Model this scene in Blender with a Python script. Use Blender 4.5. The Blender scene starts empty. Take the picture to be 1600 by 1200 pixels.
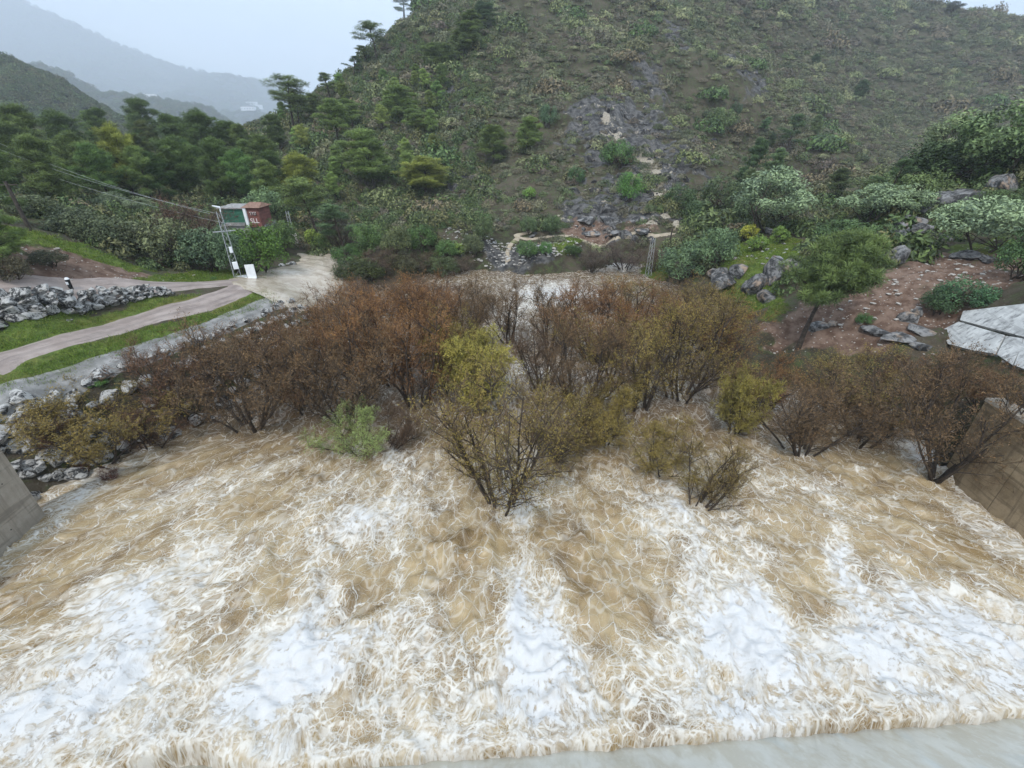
import bpy, math, random
import numpy as np
from mathutils import Vector, Matrix
rng = np.random.default_rng(7)
random.seed(7)
sc = bpy.context.scene
col = sc.collection
R = math.radians
# ------------------------------------------------------------------ camera, sky, sun, exposure
F, PITCH, CAMH = 720.0, R(29.5), 16.0
cam = bpy.data.cameras.new('camera'); co = bpy.data.objects.new('camera', cam); col.objects.link(co)
co.location = (0, 0, CAMH); co.rotation_euler = (R(90) - PITCH, 0, 0)
cam.sensor_width = 36; cam.lens = 36 * F / 1600; cam.clip_start = 0.1; cam.clip_end = 14000
sc.camera = co
SUN_EL, SUN_ROT = R(55), R(200)
w = bpy.data.worlds.new('World'); sc.world = w; w.use_nodes = True
nt = w.node_tree; N = nt.nodes; L = nt.links; N.clear()
wo = N.new('ShaderNodeOutputWorld'); bg = N.new('ShaderNodeBackground'); sky = N.new('ShaderNodeTexSky')
sky.sky_type = 'NISHITA'; sky.sun_disc = False; sky.sun_elevation = SUN_EL; sky.sun_rotation = SUN_ROT
sky.air_density = 1.2; sky.dust_density = 3
tc = N.new('ShaderNodeTexCoord'); mp = N.new('ShaderNodeMapping'); mp.inputs['Scale'].default_value = (1.0, 1.0, 3.0)
cn = N.new('ShaderNodeTexNoise'); cn.inputs['Scale'].default_value = 1.6; cn.inputs['Detail'].default_value = 5; cn.inputs['Roughness'].default_value = .55
cr = N.new('ShaderNodeValToRGB'); cr.color_ramp.elements[0].position = .35; cr.color_ramp.elements[1].position = .68
cr.color_ramp.elements[0].color = (5.9, 7.3, 9.0, 1); cr.color_ramp.elements[1].color = (8.8, 10.0, 11.2, 1)
mx = N.new('ShaderNodeMix'); mx.data_type = 'RGBA'; mx.inputs['Factor'].default_value = .9
L.new(tc.outputs['Generated'], mp.inputs['Vector']); L.new(mp.outputs[0], cn.inputs['Vector']); L.new(cn.outputs['Fac'], cr.inputs[0])
L.new(sky.outputs[0], mx.inputs['A']); L.new(cr.outputs[0], mx.inputs['B']); L.new(mx.outputs['Result'], bg.inputs[0])
bg.inputs[1].default_value = 0.115
L.new(bg.outputs[0], wo.inputs[0])
sl = bpy.data.lights.new('sun', 'SUN'); sl.energy = 1.5; sl.angle = R(10); sl.color = (1, .965, .92)
so = bpy.data.objects.new('sun', sl); col.objects.link(so)
so.rotation_euler = (R(90) - SUN_EL, 0, R(180) - SUN_ROT)
sc.view_settings.view_transform = 'Standard'; sc.view_settings.look = 'None'
sc.view_settings.exposure = 0.52; sc.view_settings.gamma = 1; sc.view_settings.use_curve_mapping = False
sc.render.engine = 'CYCLES'
sc.cycles.max_bounces = 6; sc.cycles.diffuse_bounces = 2; sc.cycles.glossy_bounces = 2; sc.cycles.volume_bounces = 4
sc.cycles.transmission_bounces = 3; sc.cycles.transparent_max_bounces = 6
sc.cycles.use_denoising = True
# ------------------------------------------------------------------ helpers
def ray(px, py):
    a = (px - 800) / F; b = -(py - 600) / F
    return np.array([a, math.cos(PITCH) + b * math.sin(PITCH), -math.sin(PITCH) + b * math.cos(PITCH)])
def at_z(px, py, z=0.0):
    d = ray(px, py); t = (z - CAMH) / d[2]; return np.array([d[0] * t, d[1] * t, z])
def at_Y(px, py, Y):
    d = ray(px, py); t = Y / d[1]; return np.array([d[0] * t, Y, CAMH + d[2] * t])
def _h(ix, iy, seed):
    n = (ix.astype(np.int64) * 374761393 + iy.astype(np.int64) * 668265263 + seed * 974634777) & 0xffffffff
    n = ((n ^ (n >> 13)) * 1274126177) & 0xffffffff
    return (n ^ (n >> 16)) & 0xffffffff
def perlin(x, y, seed=0):
    x = np.asarray(x, float); y = np.asarray(y, float)
    ix = np.floor(x); iy = np.floor(y); fx = x - ix; fy = y - iy
    u = fx * fx * fx * (fx * (fx * 6 - 15) + 10); v = fy * fy * fy * (fy * (fy * 6 - 15) + 10)
    def g(a, b):
        an = _h(ix + a, iy + b, seed) / 4294967296.0 * 2 * np.pi
        return np.cos(an) * (fx - a) + np.sin(an) * (fy - b)
    return ((g(0, 0) * (1 - u) + g(1, 0) * u) * (1 - v) + (g(0, 1) * (1 - u) + g(1, 1) * u) * v) * 1.5
def fbm(x, y, o=4, seed=0, gain=.5):
    s = 0; a = 1
    for i in range(o):
        s = s + a * perlin(x * 2 ** i, y * 2 ** i, seed + i * 17); a *= gain
    return s
def ridged(x, y, o=4, seed=0, gain=.5):
    s = 0; a = 1
    for i in range(o):
        s = s + a * (1 - 2 * np.abs(perlin(x * 2 ** i, y * 2 ** i, seed + i * 31))); a *= gain
    return s
def sstep(a, b, x):
    t = np.clip((x - a) / (b - a), 0, 1); return t * t * (3 - 2 * t)
def mesh_np(name, V, Fc, mats=(), smooth=False, attrs=None, midx=None):
    """V (n,3), Fc (m,k) one face size, or list of such arrays"""
    Fl = Fc if isinstance(Fc, (list, tuple)) and np.ndim(Fc[0]) == 2 else [Fc]
    Fl = [np.asarray(f, np.int32) for f in Fl if len(f)]
    me = bpy.data.meshes.new(name); V = np.asarray(V, np.float32)
    me.vertices.add(len(V)); me.vertices.foreach_set('co', V.ravel())
    nl = sum(f.size for f in Fl); npol = sum(len(f) for f in Fl)
    me.loops.add(nl); me.loops.foreach_set('vertex_index', np.concatenate([f.ravel() for f in Fl]))
    me.polygons.add(npol)
    tot = np.concatenate([np.full(len(f), f.shape[1], np.int32) for f in Fl])
    st = np.concatenate([[0], np.cumsum(tot)[:-1]]).astype(np.int32)
    me.polygons.foreach_set('loop_start', st); me.polygons.foreach_set('loop_total', tot)
    if midx is not None: me.polygons.foreach_set('material_index', np.asarray(midx, np.int32))
    me.update(calc_edges=True)
    me.polygons.foreach_set('use_smooth', np.full(npol, bool(smooth)))
    for k, a in (attrs or {}).items():
        a = np.asarray(a, np.float32)
        if a.ndim == 1: me.attributes.new(k, 'FLOAT', 'POINT').data.foreach_set('value', a)
        else: me.attributes.new(k, 'FLOAT_VECTOR', 'POINT').data.foreach_set('vector', a.ravel())
    for m in mats: me.materials.append(m)
    return me
def link(name, me, parent=None, loc=None, rz=None, scale=None, kind=None):
    o = bpy.data.objects.new(name, me); col.objects.link(o)
    if parent is not None: o.parent = parent
    if loc is not None: o.location = tuple(float(c) for c in loc)
    if rz is not None: o.rotation_euler = (0, 0, rz)
    if scale is not None: o.scale = (scale,) * 3 if np.isscalar(scale) else tuple(scale)
    if kind: o['kind'] = kind
    return o
def tag(o, label, cat, group=None):
    o['label'] = label; o['category'] = cat
    if group: o['group'] = group
    return o
def empty(name, loc, rz=0, label=None, cat=None, group=None):
    o = bpy.data.objects.new(name, None); col.objects.link(o); o.location = tuple(float(c) for c in loc); o.rotation_euler = (0, 0, rz)
    if label: tag(o, label, cat, group)
    return o
KIDS = {}
def copy_tree(o, parent=None):
    c = o.copy(); col.objects.link(c); c.parent = parent
    for ch in o.children: copy_tree(ch, c)
    return c
class MB:                                            # collects simple solids
    def __init__(s): s.v = []; s.f = []; s.n = 0
    def add(s, V, Fc):
        V = np.asarray(V, float); s.v.append(V); s.f += [[i + s.n for i in q] for q in Fc]; s.n += len(V)
    def box(s, c, d, rot=None):
        c = np.array(c, float); d = np.array(d, float) / 2
        V = np.array([[x, y, z] for x in (-1, 1) for y in (-1, 1) for z in (-1, 1)]) * d
        if rot is not None: V = V @ np.array(rot).T
        s.add(V + c, [[0, 1, 3, 2], [4, 6, 7, 5], [0, 4, 5, 1], [2, 3, 7, 6], [0, 2, 6, 4], [1, 5, 7, 3]])
    def bar(s, a, b, r, k=4, r2=None):
        a = np.array(a, float); b = np.array(b, float); d = b - a; d /= np.linalg.norm(d) + 1e-9
        u = np.cross(d, [0, 0, 1.0]); u = u if np.linalg.norm(u) > 1e-3 else np.array([1.0, 0, 0]); u /= np.linalg.norm(u); w_ = np.cross(d, u)
        an = np.arange(k) * 2 * np.pi / k + np.pi / 4; ring = np.cos(an)[:, None] * u + np.sin(an)[:, None] * w_
        r2 = r if r2 is None else r2
        V = np.concatenate([a + ring * r, b + ring * r2])
        s.add(V, [[i, (i + 1) % k, k + (i + 1) % k, k + i] for i in range(k)] + [list(range(k))[::-1], list(range(k, 2 * k))])
    def build(s, name, mat, parent=None, kind=None):
        me = bpy.data.meshes.new(name); me.from_pydata(np.concatenate(s.v).tolist(), [], s.f); me.materials.append(mat)
        return link(name, me, parent, kind=kind)
# ------------------------------------------------------------------ materials
def mat(name, rough=.8, spec=.3):
    m = bpy.data.materials.new(name); m.use_nodes = True
    b = m.node_tree.nodes['Principled BSDF']; b.inputs['Roughness'].default_value = rough
    b.inputs['Specular IOR Level'].default_value = spec
    return m, m.node_tree, b
class G:                                             # tiny node-graph helper
    def __init__(s, nt): s.nt = nt; s.N = nt.nodes; s.L = nt.links
    def _in(s, node, key, v):
        if v is None: return
        if isinstance(v, bpy.types.NodeSocket): s.L.new(v, node.inputs[key])
        else: node.inputs[key].default_value = v
    def pos(s): return s.N.new('ShaderNodeNewGeometry').outputs['Position']
    def obj(s): return s.N.new('ShaderNodeTexCoord').outputs['Object']
    def attr(s, n, vec=False):
        a = s.N.new('ShaderNodeAttribute'); a.attribute_name = n; return a.outputs['Vector' if vec else 'Fac']
    def noise(s, vec, scale, detail=4, rough=.5, dist=0, typ='FBM', color=False):
        n = s.N.new('ShaderNodeTexNoise'); n.noise_type = typ
        s._in(n, 'Vector', vec); s._in(n, 'Scale', scale); s._in(n, 'Detail', detail); s._in(n, 'Roughness', rough); s._in(n, 'Distortion', dist)
        return n.outputs['Color' if color else 'Fac']
    def vor(s, vec, scale, feature='DISTANCE_TO_EDGE', rand=1, out='Distance', detail=0):
        n = s.N.new('ShaderNodeTexVoronoi'); n.feature = feature; s._in(n, 'Vector', vec); s._in(n, 'Scale', scale); s._in(n, 'Randomness', rand); s._in(n, 'Detail', detail)
        return n.outputs[out]
    def math(s, op, a, b=None, c=None, clamp=False):
        n = s.N.new('ShaderNodeMath'); n.operation = op; n.use_clamp = clamp
        s._in(n, 0, a); s._in(n, 1, b); s._in(n, 2, c); return n.outputs[0]
    def vmath(s, op, a, b=None, scale=None):
        n = s.N.new('ShaderNodeVectorMath'); n.operation = op; s._in(n, 0, a)
        if b is not None: s._in(n, 1, b)
        if scale is not None: s._in(n, 'Scale', scale)
        return n.outputs['Value' if op in ('LENGTH', 'DOT_PRODUCT') else 'Vector']
    def ss(s, x, a, b, lo=0, hi=1):
        n = s.N.new('ShaderNodeMapRange'); n.interpolation_type = 'SMOOTHSTEP'
        s._in(n, 'Value', x); s._in(n, 'From Min', a); s._in(n, 'From Max', b); s._in(n, 'To Min', lo); s._in(n, 'To Max', hi); return n.outputs[0]
    def mix(s, f, a, b, mode='MIX'):
        n = s.N.new('ShaderNodeMix'); n.data_type = 'RGBA'; n.blend_type = mode
        s._in(n, 'Factor', f)
        for k, v in (('A', a), ('B', b)):
            if isinstance(v, tuple) and len(v) == 3: v = v + (1,)
            s._in(n, k, v)
        return n.outputs['Result']
    def ramp(s, f, stops):
        n = s.N.new('ShaderNodeValToRGB'); e = n.color_ramp.elements
        while len(e) < len(stops): e.new(.5)
        for x, (p, c) in zip(e, stops): x.position = p; x.color = tuple(c) + (1,)
        s._in(n, 0, f); return n.outputs[0]
    def sep(s, v):
        n = s.N.new('ShaderNodeSeparateXYZ'); s._in(n, 0, v); return n.outputs
    def comb(s, x, y, z=0.0):
        n = s.N.new('ShaderNodeCombineXYZ'); s._in(n, 0, x); s._in(n, 1, y); s._in(n, 2, z); return n.outputs[0]
    def bump(s, h, strength=.5, dist=.1, normal=None):
        n = s.N.new('ShaderNodeBump'); s._in(n, 'Height', h); s._in(n, 'Strength', strength); s._in(n, 'Distance', dist); s._in(n, 'Normal', normal); return n.outputs[0]
    def scale(s, v, k): return s.vmath('MULTIPLY', v, k)
def simple(name, c1, c2=None, scale=3, rough=.8, bump=0, detail=5, coords='pos', lo=.35, hi=.65):
    m, nt, b = mat(name, rough); g = G(nt); p = g.pos() if coords == 'pos' else g.obj()
    if c2 is None: b.inputs['Base Color'].default_value = tuple(c1) + (1,); return m
    n = g.noise(p, scale, detail, .6)
    g.L.new(g.mix(g.ss(n, lo, hi), tuple(c1), tuple(c2)), b.inputs['Base Color'])
    if bump: g.L.new(g.bump(n, bump, .1), b.inputs['Normal'])
    return m
# ------------------------------------------------------------------ terrain: control points picked off the photo, each placed at its real distance
CP = []
def cz(px, py, z): CP.append(at_z(px, py, z))
def cY(px, py, Y): CP.append(at_Y(px, py, Y))
def cw(x, y, z): CP.append(np.array([x, y, z], float))
# river bed
for x, y, z in [(0, 8, -2.5), (-18, 8, -2.5), (18, 8, -2.5), (0, 20, -2), (-14, 20, -1.8), (14, 20, -2), (-10, 30, -1.6), (8, 30, -1.8), (14, 27, -1.6),
                (-12, 42, -1.4), (0, 42, -1.5), (12, 42, -1.3), (2, 52, -1.2), (10, 55, -1.1), (-10, 51, -.9), (20, 20, -1.8), (21.8, 20, -1.6), (23, 20.6, -1.3), (22.2, 23.5, -1.1)]: cw(x, y, z)
# left shoreline and bank
for x, y, z in [(-22.5, 17, -.6), (-20.7, 21, -.3), (-18.2, 26, -.2), (-17, 34, -.2), (-18, 42, 0), (-17.5, 50, 0), (-9, 58, 0.1), (0, 60, .2),
                (-26, 14, 2.8), (-30, 10, 4), (-24, 21.5, 2.2)]: cw(x, y, z)
for p in [(0, 640, 3.6), (60, 625, 3.6), (0, 622, 4.2), (150, 590, 3.5), (290, 530, 3.1), (390, 482, 2.7), (450, 462, 2.4), (520, 430, 1.6), (545, 420, 1.4),
          (0, 560, 4.8), (130, 525, 4.4), (250, 490, 3.9), (330, 470, 3.6), (400, 445, 3.1), (0, 521, 4.8), (120, 495, 4.5), (200, 481, 4.2), (285, 464, 3.9),
          (0, 458, 6.9), (80, 456, 6.3), (150, 455, 5.6), (220, 455, 4.9), (285, 455, 4.1), (0, 448, 7.0), (120, 448, 5.9), (250, 443, 4.6), (380, 436, 3.3),
          (440, 425, 2.6), (480, 400, 1.9), (520, 405, 1.7)]: cz(*p)
for p in [(40, 372, 35), (0, 365, 33), (110, 388, 36.5), (170, 405, 38), (250, 428, 40.5), (320, 425, 44), (380, 420, 48), (100, 330, 60), (0, 300, 70), (200, 335, 62), (300, 352, 58), (400, 372, 58),
          (480, 400, 57), (100, 262, 110), (0, 225, 120), (200, 250, 120), (300, 245, 120), (400, 240, 115), (200, 226, 155), (400, 214, 150), (0, 190, 170)]: cY(*p)
for x, y, z in [(-250, 150, 20), (-200, 220, 10), (-120, 230, 6), (-60, 230, 4), (-160, 300, 4), (-40, 300, 4), (-60, 20, 8), (-60, 40, 11), (-90, 60, 12), (-120, 20, 14)]: cw(x, y, z)
# centre, foot of the hill
for p in [(600, 400, 1.6), (700, 400, 1.4), (760, 405, .9), (830, 398, .8), (700, 370, 3.5), (820, 374, 3.0), (900, 371, 2.9), (1000, 371, 2.9), (1050, 360, 3.2), (600, 370, 4), (930, 395, .4), (1000, 405, .4)]: cz(*p)
# the hill
for p in [(900, 340, 71), (900, 300, 82), (900, 200, 112), (900, 100, 150), (900, 0, 200), (900, -80, 245), (900, -200, 300),
          (780, 320, 77), (780, 200, 116), (780, 100, 150), (780, 0, 192), (780, -90, 235),
          (650, 330, 82), (650, 290, 92), (650, 200, 122), (660, 100, 152), (690, 10, 185), (720, -60, 215),
          (560, 330, 80), (560, 250, 102), (560, 180, 130), (580, 110, 152), (620, 50, 170),
          (480, 330, 78), (480, 260, 100), (480, 215, 122),
          (1040, 350, 66), (1040, 280, 86), (1040, 200, 112), (1040, 100, 155), (1040, 0, 215), (1040, -90, 265),
          (1150, 330, 72), (1150, 250, 102), (1180, 150, 155), (1180, 50, 225), (1180, -30, 275),
          (1300, 300, 95), (1300, 240, 130), (1300, 190, 185), (1300, 120, 245), (1300, 40, 310), (1300, -20, 350),
          (1420, 260, 150), (1420, 220, 210), (1420, 150, 262), (1420, 60, 325), (1430, 6, 372),
          (1540, 220, 215), (1540, 120, 285), (1540, 24, 365), (1650, 210, 220), (1650, 120, 290), (1650, 40, 365), (1800, 180, 220), (1800, 60, 360)]: cY(*p)
for x, y, z in [(-70, 165, 15), (-85, 200, 8), (-40, 230, 40), (-60, 260, 22), (0, 330, 120), (120, 420, 120), (250, 440, 70), (380, 440, 55), (480, 440, 60), (480, 250, 25), (-60, 330, 40), (330, 300, 42)]: cw(x, y, z)
# right bank, near hill
for x, y, z in [(22.8, 12, 4.4), (25.5, 18.5, 3.8), (25.5, 22.5, .1), (22.2, 27.5, -.1), (20, 32, .1), (20.5, 38, .1), (21, 44, 0), (19, 51, 0), (17, 58, 0.2), (26, 12, 5), (40, 14, 10)]: cw(x, y, z)
for p in [(1600, 640, 4.2), (1560, 600, 4.4), (1600, 588, 4.6), (1480, 520, 3.8), (1500, 490, 5.2), (1600, 472, 6.8), (1400, 540, 3.2), (1290, 560, 1.6), (1245, 547, 2.0), (1200, 520, 2.0),
          (1180, 480, 2.4), (1350, 480, 4.2), (1300, 450, 4.4), (1420, 430, 6.0), (1130, 430, 2.6), (1180, 430, 3.4), (1100, 420, 2.2)]: cz(*p)
for p in [(1040, 420, 54), (1120, 400, 54), (1200, 390, 50), (1300, 400, 46), (1195, 358, 60), (1300, 345, 60), (1400, 360, 50), (1530, 400, 38), (1600, 420, 34), (1500, 330, 50), (1600, 350, 42),
          (1450, 290, 62), (1550, 260, 60), (1600, 220, 62), (1380, 315, 66), (1700, 250, 50), (1800, 350, 35)]: cY(*p)
for x, y, z in [(70, 100, 4.5), (100, 110, 6), (90, 90, 14), (130, 100, 18), (160, 60, 36), (110, 40, 30), (60, 20, 18), (70, 130, 4), (110, 160, 6)]: cw(x, y, z)
CP = np.array(CP)
S0 = 60.0
def _k(r2): return np.where(r2 > 1e-12, .5 * r2 * np.log(np.maximum(r2, 1e-12)), 0)
def tps_fit(C, lam):
    n = len(C); X = C[:, :2] / S0; r2 = ((X[:, None] - X[None]) ** 2).sum(-1)
    A = np.zeros((n + 3, n + 3)); A[:n, :n] = _k(r2) + lam * np.eye(n); A[:n, n] = 1; A[:n, n + 1:] = X; A[n, :n] = 1; A[n + 1:, :n] = X.T
    return np.linalg.solve(A, np.concatenate([C[:, 2], np.zeros(3)]))
W = tps_fit(CP, .0004)
def tps(x, y):
    x = np.ravel(x) / S0; y = np.ravel(y) / S0; out = np.empty(len(x)); CX = CP[:, :2] / S0; n = len(CP)
    for i in range(0, len(x), 20000):
        a, b = x[i:i + 20000], y[i:i + 20000]; r2 = (a[:, None] - CX[:, 0]) ** 2 + (b[:, None] - CX[:, 1]) ** 2
        out[i:i + 20000] = _k(r2) @ W[:n] + W[n] + W[n + 1] * a + W[n + 2] * b
    return out
def graded(lo, hi, f0, f1, step, grow=1.025):
    v = list(np.arange(f0, f1, step)); s = step; x = v[-1]
    while x < hi: s *= grow; x += s; v.append(x)
    s = step; x = v[0]; pre = []
    while x > lo: s *= grow; x -= s; pre.append(x)
    return np.array(pre[::-1] + v)
GX = graded(-270, 500, -48, 48, .34); GY = graded(2, 450, 8, 68, .34)
XX, YY = np.meshgrid(GX, GY); nx, ny = len(GX), len(GY)
ZZ = tps(XX, YY).reshape(XX.shape)
ZB = ZZ.copy()
def inpoly(x, y, poly):
    poly = np.asarray(poly)[:, :2]; c = np.zeros(np.shape(x), bool); j = len(poly) - 1
    for i in range(len(poly)):
        xi, yi = poly[i]; xj, yj = poly[j]
        if yi != yj: c ^= ((yi > y) != (yj > y)) & (x < (xj - xi) * (y - yi) / (yj - yi) + xi)
        j = i
    return c
def hz(x, y, Z=None):
    Z = ZZ if Z is None else Z
    x = np.asarray(x, float); y = np.asarray(y, float)
    i = np.clip(np.searchsorted(GX, x) - 1, 0, nx - 2); j = np.clip(np.searchsorted(GY, y) - 1, 0, ny - 2)
    u = np.clip((x - GX[i]) / (GX[i + 1] - GX[i]), 0, 1); v = np.clip((y - GY[j]) / (GY[j + 1] - GY[j]), 0, 1)
    return (Z[j, i] * (1 - u) + Z[j, i + 1] * u) * (1 - v) + (Z[j + 1, i] * (1 - u) + Z[j + 1, i + 1] * u) * v
def hit(px, py, tmax=520):
    d = ray(px, py); t = np.concatenate([np.arange(8, 90, .1), np.arange(90, tmax, .5)])
    P = np.array([0, 0, CAMH]) + t[:, None] * d
    b = np.maximum(hz(P[:, 0], P[:, 1]), 0 * P[:, 0]) > P[:, 2]
    k = np.argmax(b) if b.any() else len(t) - 1
    return P[k]
def hitpoly(pts): return np.array([hit(*p) for p in pts])
# smooth strips for road and track, roughness everywhere else
ROAD_L = [(-40, 583), (0, 560), (70, 541), (140, 524), (210, 504), (280, 485), (330, 470), (375, 453), (405, 441)]
ROAD_U = [(-60, 460), (0, 455), (80, 455), (160, 453), (240, 449), (300, 446), (350, 443), (400, 440)]
TRACK = [(-40, 640), (0, 622), (70, 601), (150, 575), (230, 549), (310, 519), (380, 490), (430, 470), (470, 452)]
P_road_l = hitpoly(ROAD_L); P_road_u = hitpoly(ROAD_U); P_track = hitpoly(TRACK)
def dist_line(x, y, Pl):
    d = np.full(np.shape(x), 1e9)
    for a, b in zip(Pl[:-1, :2], Pl[1:, :2]):
        ab = b - a; t = np.clip(((x - a[0]) * ab[0] + (y - a[1]) * ab[1]) / (ab @ ab + 1e-9), 0, 1)
        d = np.minimum(d, np.hypot(x - a[0] - t * ab[0], y - a[1] - t * ab[1]))
    return d
droad = np.minimum(dist_line(XX, YY, P_road_l), dist_line(XX, YY, P_road_u)); dtrack = dist_line(XX, YY, P_track)
calm = sstep(1.2, 3.2, np.minimum(droad, dtrack))
rough_amp = sstep(1.5, 7, ZB) * .35 + .12
hillm = sstep(70, 110, YY)
ZZ = ZB + calm * (rough_amp * fbm(XX * .35, YY * .35, 4, 3) * .9 + .10 * fbm(XX * 1.4, YY * 1.4, 2, 9)) \
    + hillm * (2.2 * fbm(XX * .035, YY * .035, 4, 21) + .9 * ridged(XX * .09, YY * .06, 3, 5) - .6)
# cut the slope back under the white concrete lining
A0, B0, C0 = at_z(1483, 537, 3.6), at_z(1505, 490, 5.0), at_z(1600, 577, 4.6); Nn = np.cross(B0 - A0, C0 - A0); Nn = Nn / np.linalg.norm(Nn); Nn = Nn if Nn[2] > 0 else -Nn
def onpl(px, py):
    d = ray(px, py); o_ = np.array([0, 0, CAMH]); t = (A0 - o_) @ Nn / (d @ Nn); return o_ + t * d
PLZ = A0[2] - ((XX - A0[0]) * Nn[0] + (YY - A0[1]) * Nn[1]) / Nn[2]
inS = inpoly(XX, YY, [onpl(*q) for q in [(1460, 512), (1500, 480), (1740, 450), (1760, 640), (1590, 590), (1470, 550)]])
ZZ = np.where(inS, PLZ - .22, ZZ)
# ravine that parts the near spur from the far right slope
rv = np.array([at_Y(1190, 60, 235)[:2], at_Y(1240, 120, 205)[:2], at_Y(1320, 190, 180)[:2], at_Y(1400, 240, 160)[:2], at_Y(1430, 280, 120)[:2]])
dr = dist_line(XX, YY, np.c_[rv, np.zeros(len(rv))])
ZZ -= 5.5 * np.exp(-(dr / 11.0) ** 2)

# the back of the hill falls away behind its left skyline
SIL = np.array([(-.60, 0.0), (-.436, .006), (-.36, .035), (-.277, .085), (-.215, .125), (-.165, .175), (-.13, .30)])
lim = 16 + YY * np.interp(XX / YY, SIL[:, 0], SIL[:, 1]) - 8 * sstep(150, 200, YY)
bk = sstep(170, 200, YY) * (XX / YY < -.12)
ZZ = ZZ * (1 - bk) + np.minimum(ZZ, lim) * bk
# ------------------------------------------------------------------ ground material with real patches of grass, earth and bare rock
def soft_poly(pts, soft=.8, jit=1.2, seed=3):
    poly = hitpoly(pts); m = np.zeros(XX.shape); k = 0
    for dx, dy in [(0, 0), (1, 0), (-1, 0), (0, 1), (0, -1), (.7, .7), (-.7, -.7), (.7, -.7), (-.7, .7)]:
        jx = jit * fbm(XX * .5, YY * .5, 3, seed); jy = jit * fbm(XX * .5 + 50, YY * .5, 3, seed)
        m += inpoly(XX + jx + dx * soft, YY + jy + dy * soft, poly); k += 1
    return m / k
def soft_blob(px, py, rx, ry, seed=3, rot=0):
    c = hit(px, py); dx = XX - c[0] + rx * .5 * fbm(XX * .25, YY * .25, 4, seed); dy = YY - c[1] + ry * .5 * fbm(XX * .25 + 9, YY * .25, 4, seed)
    t = R(rot); a, b = dx * math.cos(t) + dy * math.sin(t), -dx * math.sin(t) + dy * math.cos(t)
    return 1 - sstep(.7, 1.15, np.hypot(a / rx, b / ry))
grass = np.zeros(XX.shape); earth = grass.copy(); rock = grass.copy()
for pts in [[(-60, 535), (0, 517), (120, 495), (200, 480), (285, 462), (312, 461), (290, 478), (240, 490), (180, 507), (100, 530), (0, 556), (-60, 570)],
            [(-60, 600), (0, 572), (90, 550), (150, 535), (230, 514), (300, 494), (360, 472), (396, 452), (437, 459), (425, 470), (300, 512), (200, 551), (80, 595), (0, 618), (-60, 635)],
            [(190, 449), (215, 436), (260, 428), (330, 419), (400, 422), (440, 428), (425, 437), (385, 444), (300, 446)],
            [(10, 380), (30, 358), (110, 380), (160, 398), (250, 422), (210, 424), (140, 404), (60, 388)]]:
    grass = np.maximum(grass, soft_poly(pts, .35, .5))
for pts in [[(1120, 425), (1150, 385), (1200, 372), (1250, 372), (1250, 410), (1225, 440), (1190, 470), (1140, 470)], [(1140, 500), (1180, 460), (1240, 470), (1200, 500)],
            [(985, 430), (1000, 412), (1040, 405), (1045, 430), (1015, 440)], [(860, 392), (880, 378), (920, 375), (900, 392), (870, 400)], [(1290, 350), (1380, 340), (1400, 370), (1300, 380)], [(1480, 380), (1600, 370), (1600, 400), (1500, 400)]]:
    grass = np.maximum(grass, .85 * soft_poly(pts, .8, 1.6))
earth = np.maximum(earth, soft_poly([(-40, 425), (50, 395), (100, 384), (150, 398), (210, 420), (290, 441), (180, 448), (60, 448), (-40, 452)], .6, 1.2))
earth = np.maximum(earth, soft_poly([(1170, 545), (1180, 500), (1300, 470), (1400, 420), (1480, 385), (1600, 390), (1600, 440), (1500, 470), (1430, 530), (1330, 560)], .9, 1.8))
earth = np.maximum(earth, soft_poly([(880, 372), (890, 345), (1010, 350), (1060, 368)], .8, 1.2))
for a in [(960, 330, 9, 7, 20), (1000, 290, 8, 9, 22), (1040, 250, 9, 11, 23), (985, 240, 12, 8, 24), (950, 180, 12, 10, 25), (1010, 200, 10, 12, 26), (940, 220, 9, 8, 33), (1040, 320, 6, 8, 27), (720, 290, 4, 7, 28), (640, 240, 8, 6, 29), (700, 160, 6, 8, 30), (1060, 60, 7, 14, 31), (1160, 110, 9, 16, 32), (820, 402, 7, 3, 34), (1010, 130, 6, 12, 35)]:
    rock = np.maximum(rock, soft_blob(*a[:4], seed=a[4]))
pale = np.zeros(XX.shape)
for pts in [[(995, 235), (1022, 238), (1048, 300), (1065, 352), (1028, 352), (1012, 300)], [(935, 165), (960, 185), (975, 225), (950, 222)], [(890, 150 + 180), (905, 325), (890, 365), (872, 365)]]: pale = np.maximum(pale, soft_poly(pts, 1.0, 3.2, 9))
rock = np.maximum(rock, pale * .7)
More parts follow.
